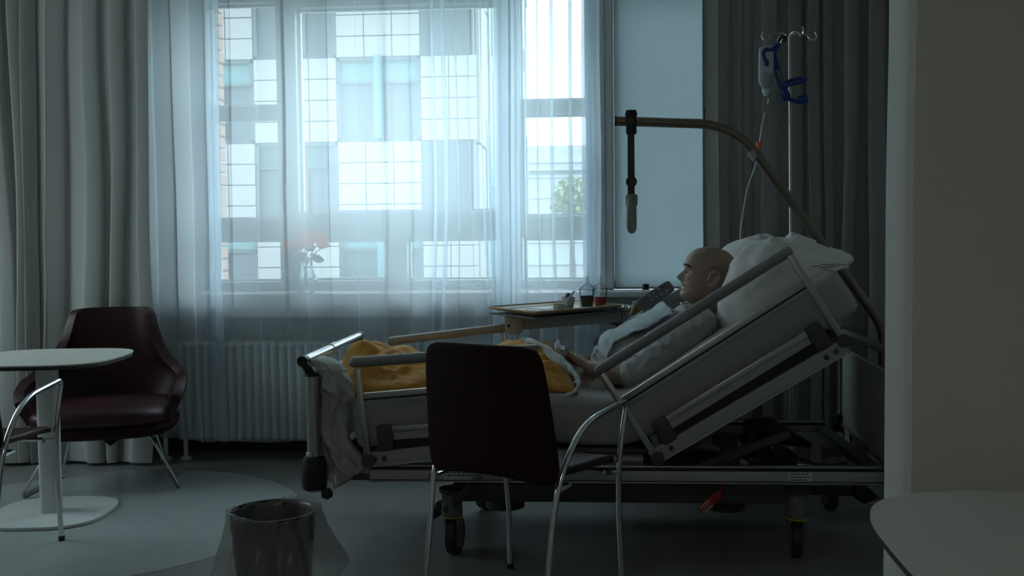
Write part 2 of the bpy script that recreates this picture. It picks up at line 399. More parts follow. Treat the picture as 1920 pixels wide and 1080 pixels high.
# ================================================================= OUTDOORS
GRD = mat('asphalt_and_grass', (0.2, 0.22, 0.2), 0.9, var=0.25, vscale=0.05)
b = MB(); b.box((0, 110, -9.2), (260, 200, 0.4)); struct('ground_outdoors', b, GRD)
TILE = mat('white_facade_tile', (0.225, 0.225, 0.225), 0.45, var=0.03, vscale=0.8)
GREYP = mat('grey_window_panel', (0.06, 0.07, 0.08), 0.5, spec=0.2, var=0.05, vscale=0.5)
TEALG = mat('teal_glass', (0.075, 0.15, 0.16), 0.3, var=0.04, spec=0.3)
GREYG = mat('grey_glass', (0.055, 0.07, 0.08), 0.25, var=0.05, spec=0.25)
bd = thing('facade_building', 'chequered clinic building of white tiles and grey glass bays opposite the window', 'building', (-5, 20, -9))
YB = 20.0
cx0, pw, rz0, ph = -6.565, 1.705, 4.93, 1.685      # chequer grid origin
b = MB(); b.box((-7.3, 20.35, 1.5), (10.4, 0.3, 21)); b.build('backing_wall', mat('joint_grey', (0.185, 0.19, 0.195), 0.8), bd)
tw, th = pw/3, ph/4
tb = MB(); tb.box((0, 0, 0), (tw-0.016, 0.05, th-0.016), bev=0.006, seg=1); tile0 = tb.build('tile', TILE, bd, local=True)
first = True
def bay(x0, z0, idx):
    f = MB(); w = 0.07
    for (a, c, d, e) in ((x0+w/2, z0+ph/2, w, ph), (x0+pw-w/2, z0+ph/2, w, ph), (x0+pw/2, z0+w/2, pw, w), (x0+pw/2, z0+ph-w/2, pw, w), (x0+pw/2, z0+ph*.70, pw, .05), (x0+pw*.62, z0+ph*.36, .05, ph*.7)):
        f.box((a, YB+0.05, c), (d, 0.12, e))
    fo = f.build('bay_frame', GREYP, bd)
    g = MB(); g.box((x0+pw/2, YB+.09, z0+ph*.85), (pw-.1, .02, ph*.26)); g.build('pane', TEALG if idx % 2 else GREYG, fo)
    g = MB(); g.box((x0+pw*.32, YB+.09, z0+ph*.36), (pw*.58, .02, ph*.64)); g.build('pane', GREYG, fo)
    g = MB(); g.box((x0+pw*.8, YB+.09, z0+ph*.36), (pw*.3, .02, ph*.64)); g.build('pane', GREYP, fo)
for c in range(-2, 3):
    for r in range(-4, 4):
        x0 = cx0+(c)*pw; z0 = rz0-(r)*ph
        wd = pw if c < 2 else pw*0.58
        if (c+r) % 2:                         # white tiled field (row 0 sits just above y=108 px)
            for i in range(3 if c < 2 else 2):
                for k in range(4):
                    o = tile0 if first else tile0.copy()
                    if not first: COL.objects.link(o)
                    first = False
                    o.location = (x0+(i+.5)*tw+5, YB+random.uniform(-.006, .006)-20, z0+(k+.5)*th+9)
        elif c < 2: bay(x0, z0, r)
        else:
            f = MB(); f.box((x0+wd/2, YB+.05, z0+ph/2), (wd, .1, ph)); f.build('bay_panel', GREYP, bd)
# free-standing teal fins
for (x, z0, z1) in ((-3.99, 3.30, 4.93), (-3.97, 0.0, 1.6), (-3.98, -3.3, -1.7)):
    f = MB(); f.box((x, YB-.10, (z0+z1)/2), (.14, .3, z1-z0)); f.build('fin', TEALG, bd)
# side wing that recedes from the corner
XC = -2.12
f = MB(); f.box((XC-0.12, 30.2, 1.5), (.2, 20, 21)); f.build('side_wall', mat('pale_teal_render', (0.2, 0.29, 0.3), 0.5, var=0.05), bd)
FIN = [TEALG, mat('pale_teal_glass', (0.13, 0.21, 0.22), 0.3, var=0.03, spec=0.3), TILE]
k = 0; y = 20.4
while y < 39:
    wd = random.uniform(0.7, 1.6); z = -5.0+random.uniform(0, 1.5)
    while z < 11:
        hgt = random.uniform(1.2, 3.6)
        f = MB(); f.box((XC+.03+random.uniform(0, .10), y+wd/2, z+hgt/2), (.07, wd*.94, hgt-.05)); f.build('fin', FIN[2] if y < 21.6 else FIN[random.randint(0, 1)], bd)
        z += hgt; k += 1
    y += wd
# far pale building and tree
fb = thing('distant_building', 'low white building with bands of windows far behind the round tree', 'building', (2, 170, -9))
FW = mat('far_white_render', (0.33, 0.34, 0.36), 0.8); FG = mat('far_window_band', (0.32, 0.37, 0.42), 0.4)
b = MB(); b.box((6, 175, 4), (60, 8, 26)); b.build('wall', FW, fb)
for (z, h) in ((14.6, 1.0), (11.8, .5), (9.0, 1.8), (5.2, 1.8), (1.4, 1.8), (-2.4, 1.8)):
    b = MB()
    b.box((6, 170.9, z), (59, .3, h)); b.build('window_band', FG, fb)
b = MB(); b.box((6, 170.5, 12.9), (60.5, 1.2, .35)); b.build('cornice', FW, fb)
b = MB(); b.box((14, 176, 18), (10, 5, 2.5), bev=.1); b.build('roof_house', FW, fb)
tr = thing('broadleaf_tree', 'round yellow green tree seen through the right window pane', 'tree', (-1.2, 140, -9))
LEAF = mat('spring_leaves', (0.17, 0.205, 0.09), 0.8, var=0.3, vscale=2)
b = MB(); b.tube([(-1.2, 140, -9), (-1.1, 140, 0), (-1.3, 140, 6)], [.35, .28, .15], 8)
for k in range(6):
    a = k*1.05; b.tube([(-1.2, 140, 1+k*.7), (-1.2+2.0*math.cos(a), 140+2*math.sin(a), 4.5+k*.7)], [.12, .04], 5)
b.build('trunk', mat('bark', (0.16, 0.13, 0.1), 0.9), tr)
random.seed(3); b = MB()
for k in range(650):
    d = Vector((random.gauss(0, 1), random.gauss(0, 1), random.gauss(0, 1))).normalized()*(random.random()**.4)
    p = Vector((-1.2+d.x*2.9, 140+d.y*2.9, 6.6+d.z*3.3)); rr = random.uniform(.25, .5)
    n_ = Vector((random.gauss(0, 1), random.gauss(0, 1), random.gauss(0, 1))).normalized(); u = n_.orthogonal().normalized(); v = n_.cross(u)
    b.bm.faces.new([b.bm.verts.new(p+u*rr*math.cos(t)+v*rr*.7*math.sin(t)) for t in (0, 1.2, 2.4, 3.6, 4.9)])
b.build('foliage', LEAF, tr, kind='stuff', recalc=False)

# ================================================================= CURTAINS AND RADIATOR
def wave_curtain(name, label, m, x0, x1, y0, zb, zt, folds, amp, drift, seed, hem=0.0, sharp=1.0, nu=None, nv=40, x0b=None, x1b=None, thick=0.0, irr=0.0, lap=0.35):
    rnd = random.Random(seed)
    ph = [rnd.uniform(-.35, .35) for _ in range(folds+2)]; am = [rnd.uniform(.55, 1.2) for _ in range(folds+2)]
    nu = nu or folds*10
    wd = [rnd.uniform(1-irr, 1+irr) for _ in range(folds)]; tot = sum(wd); cum = [0]
    for w_ in wd: cum.append(cum[-1]+w_/tot)
    def fn(u, v):
        z = lerp(zb, zt, v); X0 = lerp(x0b if x0b is not None else x0, x0, v); X1 = lerp(x1b if x1b is not None else x1, x1, v)
        t = u*folds; i = min(int(t), folds-1); f = t-i
        k = (1-f)*ph[i]+f*ph[i+1]; a = (1-f)*am[i]+f*am[i+1]
        w = math.sin(2*PI*t+k*2.2)
        w = math.copysign(abs(w)**sharp, w)
        dr = drift*(1-v)*fbm(Vector((u*5.0, v*1.3, seed)), 2)
        sw = 0.35*amp*math.cos(4*PI*t+k)
        sw = lap*amp*math.cos(4*PI*t+k)*am[i]
        u_ = lerp(cum[i], cum[i+1], f) if i < folds else 1.0
        x = X0+(X1-X0)*u_+sw+dr
        y = y0+amp*a*w*(0.75+.25*math.cos(v*2+u*9))+0.02*fbm(Vector((u*3, v*2, seed+9)), 2)
        if hem: z = z+(1-v)**6*hem*math.sin(2*PI*u*folds*.22+fbm(Vector((u*4, 0, seed)), 2)*5)
        return (x, y, z)
    b = MB(); b.grid(fn, nu, nv)
    o = b.build(name, m, angle=180, recalc=False)
    if thick:
        md = o.modifiers.new('thickness', 'SOLIDIFY'); md.thickness = thick
    return o
HEAVY = fabric_through('heavy_curtain_cloth', (0.20, 0.22, 0.24), 0.0, 0.12, (0.50, 0.51, 0.485))
HEAVYR = fabric_through('heavy_curtain_cloth_grey', (0.20, 0.21, 0.23), 0.0, 0.12, (0.35, 0.34, 0.32))
c1 = wave_curtain('curtain', '', HEAVY, -4.0, -2.365, 5.42, 0.02, 2.9, 12, 0.055, 0.16, 11, x1b=-2.43, irr=0.55, lap=0.5, nu=260)
tag(c1, 'heavy grey curtain gathered left of the window, behind the red armchair', 'curtain')
c2 = wave_curtain('curtain', '', HEAVYR, 0.64, 1.93, 5.36, 0.02, 2.9, 11, 0.05, 0.08, 23, irr=0.5, lap=0.5, nu=240)
tag(c2, 'heavy dark grey curtain hanging behind the drip stand and bed head', 'curtain')
SHEER = fabric_through('sheer_voile', (0.84, 0.925, 1.0), 0.48, 0.90, (0.82, 0.87, 0.9))
c3 = wave_curtain('sheer_curtain', '', SHEER, -2.50, 0.085, 5.50, 0.135, 2.9, 15, 0.030, 0.07, 5, hem=0.014, nu=420, irr=0.75, lap=0.9)
tag(c3, 'white see-through voile curtain across the whole window and radiator', 'curtain')
rl = MB(); rl.box(((XL+XR)/2, 5.42, 2.925), (XR-XL-.02, 0.16, 0.05), bev=.006)
tag(rl.build('curtain_rail', WHITEF), 'white curtain track under the ceiling above the window', 'rail')

rad = thing('radiator', 'white ribbed column radiator on feet below the window sill', 'radiator', (-1.1, 5.6, 0))
c = MB()
for dy in (-0.05, 0.0, 0.05): c.tube(fillet([(0, dy, 0.135), (0, dy, 0.66)], .01), 0.0125, 8)
c.ball((0, 0, 0.665), (0.020, 0.075, 0.022), 10, 6); c.ball((0, 0, 0.135), (0.020, 0.075, 0.022), 10, 6)
col0 = c.build('radiator_column', RADP, rad, local=True)
x = -2.30; k = 0
while x < 0.14:
    o = col0 if k == 0 else col0.copy()
    if k: COL.objects.link(o)
    o.location = (x+1.1, 0.02, 0); x += 0.0495; k += 1
for px_ in (-2.41, -2.29):
    f = MB(); f.cyl((px_, 5.60, 0.02), (px_, 5.60, 0.14), 0.013); f.lathe([(0.035, 0), (0.035, 0.008), (0.015, 0.02)], (px_, 5.60, 0), 16); f.build('foot', RADP, rad)
f = MB(); f.tube(fillet([(-2.41, 5.60, 0.12), (-2.41, 5.60, 0.66), (-2.32, 5.60, 0.66)], .03), 0.012, 8); f.build('supply_pipe', RADP, rad)

cl = thing('fill_light_housing', 'unseen added lamp over the room behind the photo', 'fixture', (-0.6, -0.7, ZC))  # unseen housing added to go with the fill light
b = MB(); b.box((-0.6, -0.7, ZC-.035), (1.25, 0.36, 0.07), bev=.008); b.build('housing', WHITEF, cl)
# ================================================================= TABLES, CHAIRS, BIN
def squircle(h, n, p, c, z, rot=0.0):
    out = []
    for k in range(n):
        a = 2*PI*k/n; cx, sy = math.cos(a), math.sin(a)
        x = h*math.copysign(abs(cx)**(2/p), cx); y = h*math.copysign(abs(sy)**(2/p), sy)
        out.append((c[0]+x*math.cos(rot)-y*math.sin(rot), c[1]+x*math.sin(rot)+y*math.cos(rot), z))
    return out
TABW = mat('white_laminate', (0.66, 0.66, 0.61), 0.38, var=0.02)
TABE = mat('dark_laminate_edge', (0.06, 0.06, 0.06), 0.5)
TABL = mat('white_powder_coat', (0.62, 0.64, 0.62), 0.45, var=0.03)
def bistro(label, x, y, h, rot, toprot):
    t = thing('pedestal_table', label, 'table', (x, y, 0), rot)
    b = MB(); b.prism(squircle(h, 72, 3.4, (0, 0), 0.732, toprot), (0, 0, 0.006), bev=0.002); b.build('tabletop', TABW, t, local=True)
    b = MB(); b.prism(squircle(h-.004, 72, 3.4, (0, 0), 0.716, toprot), (0, 0, 0.016)); b.build('tabletop_edge', TABE, t, local=True)
    b = MB(); b.prism(squircle(0.27, 60, 3.0, (0, 0), 0.004, toprot), (0, 0, 0.012), bev=0.004); b.build('base_plate', TABL, t, local=True)
    b = MB(); b.prism(squircle(0.043, 32, 4.0, (0, 0), 0.016, 0), (0, 0, 0.70)); b.build('column', TABL, t, local=True)
    b = MB(); b.box((0, 0, 0.708), (0.3, 0.3, 0.016), bev=0.004); b.build('top_bracket', TABL, t, local=True)
    return t
bistro('white square table with rounded corners in front of the red armchair', -2.46, 4.43, 0.345, R(6), 0)
bistro('white rounded table in the near corner beside the plastered wall end', 0.915, 1.66, 0.40, R(-3), 0)

REDF = mat('dark_red_leather', (0.036, 0.008, 0.009), 0.45, var=0.12, vscale=18, bump=0.06, bscale=220)
REDB = mat('dark_red_chair_back', (0.022, 0.005, 0.005), 0.7, spec=0.2, var=0.12, vscale=20, bump=0.05, bscale=260)
def visitor_chair(label, FL, deg, hw=0.24, dp=0.50, zb=0.925):
    # local frame: x to the chair's right, y forwards
    a = R(deg); fwd = Vector((math.sin(a), math.cos(a), 0)); rgt = Vector((math.cos(a), -math.sin(a), 0))
    c = Vector((FL[0], FL[1], 0))+rgt*hw-fwd*dp/2
    t = thing('visitor_chair', label, 'chair', c, -a)
    def seat(u, v):
        x = (u-.5)*2; y = (v-.5)*2
        k = 1-0.12*(y*0.5+.5)**3*abs(x)**3
        wx = 0.222*(1-0.05*(1-y)); z = 0.495+0.012*abs(x)**3-0.010*max(0, y)**3+0.01*max(0, -y)
        return (x*wx*1.03, 0.028+y*0.218*k, z)
    b = MB(); b.grid(seat, 22, 22); o = b.build('seat', REDF, t, local=True)
    md = o.modifiers.new('thickness', 'SOLIDIFY'); md.thickness = 0.028; md.offset = -1
    md = o.modifiers.new('soft', 'BEVEL'); md.width = 0.009; md.segments = 3; md.limit_method = 'ANGLE'
    zb0 = 0.495
    def back(u, v):
        x = (u-.5)*2
        z = lerp(zb0, zb, v)
        w = 0.256-0.034*v**1.5
        cr = 0.05*(1-x*x)*-1
        y = -0.205-0.065*v+cr*0.55
        z -= 0.03*(1-v)**2*(x*x)
        return (x*w+0.010, y, z)
    def rb(u, v):     # rounded outline
        x = (u-.5)*2; y = (v-.5)*2; e = 9.0
        m = max(abs(x), abs(y)); n_ = (abs(x)**e+abs(y)**e)**(1/e)
        k = m/n_ if n_ > 0 else 1
        return back(.5+x*k/2, .5+y*k/2)
    b = MB(); b.grid(rb, 26, 26); o = b.build('backrest', REDB, t, local=True, angle=180)
    md = o.modifiers.new('thickness', 'SOLIDIFY'); md.thickness = 0.026; md.offset = 0
    md = o.modifiers.new('soft', 'BEVEL'); md.width = 0.008; md.segments = 3; md.limit_method = 'ANGLE'
    for s in (-1, 1):
        pts = [(s*hw, dp/2+.0, 0.0), (s*(hw-.005), dp/2-.015, 0.30), (s*(hw+.012), dp/2-.045, 0.50), (s*(hw+.022), dp/2+.0, 0.690), (s*(hw+.02), -dp/2+.19, 0.655), (s*(hw+.01), -dp/2+.055, 0.50), (s*hw, -dp/2+.02, 0.30), (s*hw, -dp/2-.03, 0.0)]
        b = MB(); b.tube(fillet(pts, [0, .1, .1, .035, .15, .12, .1, 0], 7), 0.0105, 10)
        fr = b.build('side_frame', CHROME, t, local=True)
        for yy in (dp/2, -dp/2-.03):
            f = MB(); f.cyl((s*hw, yy, 0.0), (s*hw, yy, 0.022), 0.013, n=12); f.build('foot_cap', BLACKP, fr, local=True)
    b = MB()
    for yy in (-0.10, 0.13): b.tube([(-hw+.004, yy, 0.458), (hw-.004, yy, 0.458)], 0.008, 8)
    for s in (-1, 1):
        b.tube([(s*(hw-.002), 0.13, 0.452), (s*(hw-.004), 0.21, 0.44)], 0.008, 8); b.tube([(s*(hw-.002), -0.10, 0.458), (s*(hw), -0.19, 0.455)], 0.007, 8)
    b.build('under_seat_bar', CHROME, t, local=True)
    return t
visitor_chair('dark red chair with chrome arms seen from behind, beside the bed', (-0.273, 3.746), 30)
visitor_chair('dark red chair with chrome arms pushed up to the square table', (-2.68, 4.017), -2)

# low upholstered armchair on a wire sled frame, facing the camera
lc = thing('lounge_armchair', 'dark red upholstered armchair with flared arms and thin wire legs by the curtain', 'armchair', (-2.475, 5.04, 0), R(17))
def shell_bits(off):
    # local: x right in the photo, -y towards the camera
    def fn(u, v):
        a = lerp(-1, 1, u)                     # wraps left arm - back - right arm
        ang = a*R(97)
        ctr = abs(a)
        t = min(1, max(0, (ctr-.46)/.34)); t = t*t*(3-2*t)
        top = lerp(0.905-0.010*(min(ctr, .46)/.46)**6, 0.575, t)
        t2 = max(0, (ctr-.80)/.20); top -= 0.10*t2**2.2
        bot = 0.33+0.03*t2
        z = lerp(bot, top, v)
        rx = smooth_interp(z, [0.33, 0.45, 0.56, 0.66, 0.76, 0.92], [0.32, 0.385, 0.405, 0.325, 0.282, 0.262])
        ry = 0.30+0.09*max(0, (z-.40))
        ca, sa = math.cos(ang), math.sin(ang)
        x = rx*math.copysign(abs(sa)**0.70, sa); y = ry*math.copysign(abs(ca)**0.70, ca)
        if ctr > 0.62: y -= (ctr-.62)*0.42
        return Vector((x, y-0.02, z))
    return fn
b = MB(); b.grid(shell_bits(0.0), 80, 34); o = b.build('shell', REDF, lc, local=True, angle=180)
md = o.modifiers.new('thickness', 'SOLIDIFY'); md.thickness = 0.05; md.offset = -1
md = o.modifiers.new('soft', 'BEVEL'); md.width = 0.022; md.segments = 4; md.limit_method = 'ANGLE'
def cushion(u, v):
    a = 2*PI*u; s = math.sin(v*PI); cz = math.cos(v*PI)
    x = 0.345*math.copysign(abs(math.cos(a))**.5, math.cos(a))*s**.28; y = 0.32*math.copysign(abs(math.sin(a))**.55, math.sin(a))*s**.28
    z = 0.055*math.copysign(abs(cz)**.8, cz)
    return (x, y-.055, 0.385+z+0.012*math.exp(-(x*x+y*y)/.05))
b = MB(); b.grid(cushion, 48, 16, cu=True); b.build('seat_cushion', REDF, lc, local=True, angle=180)
def pan(u, v):
    a = 2*PI*u; s = math.sin(v*PI); cz = math.cos(v*PI)
    x = 0.355*math.copysign(abs(math.cos(a))**.55, math.cos(a))*s**.35; y = 0.325*math.copysign(abs(math.sin(a))**.6, math.sin(a))*s**.35
    return (x, y-.05, 0.325+0.05*cz)
b = MB(); b.grid(pan, 48, 12, cu=True); b.build('seat_pan', REDB, lc, local=True, angle=180)
for s in (-1, 1):
    b = MB(); b.tube(fillet([(s*.215, -.16, 0.29), (s*.375, -.25, 0.012), (s*.275, .20, 0.012), (s*.205, .12, 0.29)], .03), 0.0075, 8); b.build('sled_leg', CHROME, lc, local=True)
b = MB(); b.tube([(-.215, -.16, .288), (.215, -.16, .288)], .007, 8); b.tube([(-.205, .12, .288), (.205, .12, .288)], .007, 8); b.build('cross_wire', CHROME, lc, local=True)
b = MB(); b.prism([(-.02, -.17, .285), (.10, -.17, .285), (.05, -.17, .235), (.03, -.17, .225)], (0, .01, 0)); b.build('loose_flap', REDB, lc, local=True)

# waste bin with a clear liner folded over the rim
BINX, BINY = -1.035, 3.25
wb = thing('waste_bin', 'black round waste bin under a clear bag, in front of the bed foot', 'bin', (BINX, BINY, 0))
b = MB(); b.lathe([(0.0, 0.004), (0.105, 0.0), (0.112, 0.012), (0.142, 0.352), (0.146, 0.358), (0.139, 0.358), (0.132, 0.345), (0.104, 0.018), (0.0, 0.016)], (BINX, BINY, 0), 40)
b.build('bin_body', BLACKP, wb)
LINER = bpy.data.materials.new('clear_liner'); LINER.use_nodes = True
n = LINER.node_tree; n.nodes.clear()
lo = n.nodes.new('ShaderNodeOutputMaterial'); lt = n.nodes.new('ShaderNodeBsdfTransparent'); lt.inputs[0].default_value = (.95, .95, .95, 1)
lg = n.nodes.new('ShaderNodeBsdfGlossy'); lg.inputs['Roughness'].default_value = 0.3; lg.inputs[0].default_value = (.8, .8, .8, 1)
ld = n.nodes.new('ShaderNodeBsdfDiffuse'); ld.inputs[0].default_value = (.42, .42, .40, 1); lq = n.nodes.new('ShaderNodeBsdfTranslucent'); lq.inputs[0].default_value = (.45, .45, .43, 1)
a1 = n.nodes.new('ShaderNodeMixShader'); a1.inputs[0].default_value = .5; n.links.new(ld.outputs[0], a1.inputs[1]); n.links.new(lq.outputs[0], a1.inputs[2])
a2 = n.nodes.new('ShaderNodeMixShader'); a2.inputs[0].default_value = .16; n.links.new(a1.outputs[0], a2.inputs[1]); n.links.new(lg.outputs[0], a2.inputs[2])
a3 = n.nodes.new('ShaderNodeMixShader'); a3.inputs[0].default_value = .55; n.links.new(a2.outputs[0], a3.inputs[1]); n.links.new(lt.outputs[0], a3.inputs[2]); n.links.new(a3.outputs[0], lo.inputs[0])
def liner(u, v):
    a = 2*PI*u; ca, sa = math.cos(a), math.sin(a)
    # v 0..0.35 inside going up, then over the rim and down outside, flaring
    cr = fbm(Vector((ca*2.2, sa*2.2, v*1.2+3)), 3); fine = fbm(Vector((ca*5, sa*5, v*2.0+9)), 4); dg = max(0, fbm(Vector((ca*3+v*2, sa*3-v*2, 4)), 3))*2
    if v < 0.35:
        t = v/0.35; r = lerp(0.09, 0.134, t)+.022*cr*(1-t)+.006*fine; z = lerp(0.16, 0.362, t)+.01*fine*t
    else:
        t = (v-.35)/.65; fl = 0.055*t**1.5+0.055*t**2*max(0, ca)**2+.025*t*t*max(0, -ca)
        r = 0.150+fl+(.03*cr*t**1.3)+.008*fine+.004*t*dg
        bot = 0.105+.06*max(0, ca)+.035*cr+.02*math.sin(a*3+1)
        z = lerp(0.366+.008*fine+.010*math.sin(2*a), bot, t**1.05)
    return (BINX+r*ca, BINY+r*sa, z)
b = MB(); b.grid(liner, 150, 46, cu=True)
tag(b.build('bin_liner', LINER, angle=180), 'clear crumpled plastic bag folded over the rim of the black bin', 'bag')
# ================================================================= HOSPITAL BED
YA, YB_ = 3.75, 4.72          # near and far side of the bed
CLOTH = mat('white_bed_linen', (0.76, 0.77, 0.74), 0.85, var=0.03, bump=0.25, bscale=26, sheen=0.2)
MATT = mat('mattress_cover', (0.40, 0.405, 0.38), 0.8, var=0.04, bump=0.12, bscale=30)
bed = thing('hospital_bed', 'white adjustable hospital bed with raised backrest and split side rails', 'bed', (0.08, 4.235, 0))
def A2(px, py, y=YA): p = at(px, py, y); return p
# ---- corner posts and end boards
def corner(x, y, ztop, zball, dx, low=0.30):
    b = MB(); b.cyl((x, y, low+0.12), (x, y, ztop), 0.0255, n=20)
    o = b.build('corner_post', ALU, bed)
    b = MB(); b.cyl((x, y, ztop), (x, y, ztop+.012), 0.028, n=20); b.beam((x, y, ztop), (x+dx, y, zball), 0.022, 0.03, up=(0, 1, 0), bev=.004)
    b.tube([(x+dx, y-.012, zball), (x+dx, y+.03, zball)], [0.021, 0.021], 16); b.build('post_cap', BLACKP, o)
    b = MB(); b.lathe([(0.030, 0), (0.047, 0.012), (0.050, 0.04), (0.050, 0.10), (0.042, 0.13), (0.027, 0.14)], (x, y, low-.02), 20); b.build('bumper', BLACKP, o)
    b = MB(); b.cyl((x, y, low+.118), (x, y, low+.130), .030, n=20); b.build('collar', CHROME, o)
pf = at(587, 780, YA); ph_ = at(1684, 780, YA)
XF, XH = pf.x, ph_.x
ztf, zbf = at(587, 705, YA).z, at(570, 677, YA).z
corner(XF, YA, ztf, zbf, -0.035, 0.315); corner(XF, YB_, ztf, zbf, -0.035, 0.315)
corner(XH, YA, at(1684, 697, YA).z, at(1687, 669, YA).z, 0.006, 0.315); corner(XH+.05, YB_, at(1684, 697, YA).z, at(1687, 669, YA).z, 0.006, 0.315)
b = MB(); b.cyl((XF-.035, YA, zbf), (XF-.035, YB_+.02, zbf), 0.0195, n=20); fb_ = b.build('foot_bar', CHROME, bed)
b = MB(); b.cyl((XF-.035, YA+.42, zbf), (XF-.035, YA+.50, zbf), 0.0225, n=20); b.build('collar', CHROME, fb_)
zbh = at(1687, 669, YA).z
b = MB(); b.cyl((XH+.006, YA, zbh), (XH+.056, YB_+.02, zbh), 0.0195, n=20); b.build('head_bar', ALU, bed)
b = MB(); b.box((XF, (YA+YB_)/2, 0.57), (0.022, YB_-YA-.05, 0.34), bev=.008); b.build('footboard', BEDW, bed)
HB = mat('headboard_panel', (0.55, 0.58, 0.55), 0.3, var=0.03)
def slab(x0, y0, x1, y1, z0, z1, w, name, m):
    b = MB(); b.prism([(x0-w/2, y0, z0), (x1-w/2, y1, z0), (x1-w/2, y1, z1), (x0-w/2, y0, z1)], (w, 0, 0), bev=.004); return b.build(name, m, bed)
slab(XH, YA+.03, XH+.05, YB_-.03, 0.385, 0.735, 0.02, 'headboard', HB)
slab(XH-.004, YA+.03, XH+.046, YB_-.03, 0.375, 0.392, 0.034, 'headboard_trim', ALU)
# ---- main frame
zr0, zr1 = at(1200, 903, YA).z, at(1200, 884, YA).z
xr0, xr1 = at(692, 890, YA).x, at(1664, 890, YA).x
for (y, s) in ((YA+.02, -1), (YB_-.02, 1)):
    b = MB(); b.box(((xr0+xr1)/2, y, (zr0+zr1)/2), (xr1-xr0, 0.03, zr1-zr0), bev=.004); o = b.build('side_beam', BEDW, bed)
    b = MB(); b.box(((xr0+xr1)/2, y, zr1+.006), (xr1-xr0, 0.022, 0.012)); b.build('beam_groove', BLACKP, o)
    b = MB(); b.box(((xr0+xr1)/2, y, zr1+.016), (xr1-xr0, 0.03, 0.008), bev=.002); b.build('beam_lip', ALU, o)
    b = MB(); b.box(((xr0+xr1)/2, y, zr0-.006), (xr1-xr0, 0.026, 0.006)); b.build('beam_edge', ALU, o)
    if s < 0:
        INK = mat('black_print', (0.05, 0.05, 0.05), 0.6); PLT = mat('type_plate', (0.62, 0.62, 0.58), 0.5)
        def print_lines(px0, px1, rows):
            a_, b_ = at(px0, 893, YA), at(px1, 893, YA); zc_ = (zr0+zr1)/2
            p = MB(); p.box(((a_.x+b_.x)/2, y-.0158, zc_), (b_.x-a_.x+.014, 0.0012, .034)); pl = p.build('type_plate', PLT, o)
            q = MB()
            for r_ in range(rows):
                x_ = a_.x
                while x_ < b_.x-.01:
                    w_ = random.uniform(.006, .02); q.box((x_+w_/2, y-.0168, zc_+.011-r_*.011), (w_, .001, .004)); x_ += w_+.004
            q.build('plate_print', INK, o)
        print_lines(834, 880, 2); print_lines(1482, 1520, 3)
        for px_ in (809, 898):
            c_ = at(px_, 893, YA); q = MB(); z_ = (zr0+zr1)/2-.012
            for (u0, v0, u1, v1) in ((-.013, 0, 0, .023), (0, .023, .013, 0), (-.013, 0, .013, 0), (0, .006, 0, .015)):
                q.beam((c_.x+u0, y-.0162, z_+v0), (c_.x+u1, y-.0162, z_+v1), .0012, .0028, up=(0, 1, 0))
            q.build('warning_triangle', INK, o)
for (px_, w_) in ((700, .05), (1230, .05), (1655, .05)):
    x_ = at(px_, 890, YA).x
    b = MB(); b.box((x_, (YA+YB_)/2, (zr0+zr1)/2), (w_, YB_-YA-.06, .035)); b.build('cross_beam', DARKG, bed)
b = MB(); x_ = at(640, 905, YA).x; b.box((x_+.06, YA+.10, at(640, 905, YA).z), (.40, .035, .022), bev=.003); b.beam((XF, YA+.04, .42), (XF+.06, YA+.10, at(640, 905, YA).z), .02, .03)
b.build('foot_step_bracket', DARKG, bed)
b = MB(); b.tube([(XF+.035, YA-.005, .40), (XF+.04, YA-.005, .27)], .012, 10); b.build('hanging_hook', DARKG, bed)
b = MB(); b.lathe([(.004, 0), (.022, .012), (.022, .03), (.01, .045)], (XF+.05, YA-.005, .262), 14); b.build('guide_roller', BLACKP, bed)
# ---- undercarriage, columns, castors
x0, x1 = at(850, 920, 3.9).x, at(1470, 920, 3.9).x
zc0, zc1 = at(1150, 941, 3.9).z, at(1150, 906, 3.9).z
for y in (3.92, 4.55):
    b = MB(); b.box(((x0+x1)/2, y, (zc0+zc1)/2), (x1-x0, .07, zc1-zc0), bev=.006); b.build('base_beam', DARKG, bed)
for x in (x0+.10, x1-.08):
    b = MB(); b.box((x, 4.235, (zc0+zc1)/2+.002), (.10, .64, zc1-zc0-.012), bev=.006); b.build('base_cross_member', DARKG, bed)
for x in (x0+.18, x1-.18):
    b = MB(); b.cyl((x, 4.235, .11), (x, 4.235, .34), .075, n=24); b.cyl((x, 4.235, .30), (x, 4.235, .42), .055, n=24); b.lathe([(.05, 0), (.085, .01), (.085, .04), (.07, .05)], (x, 4.235, .10), 24); b.build('lift_column', DARKG, bed)
WHEEL = mat('castor_tyre', (0.03, 0.03, 0.03), 0.6); HOOD = mat('castor_hood', (0.16, 0.165, 0.16), 0.4); YEL = mat('yellow_ring', (0.45, 0.5, 0.05), 0.5)
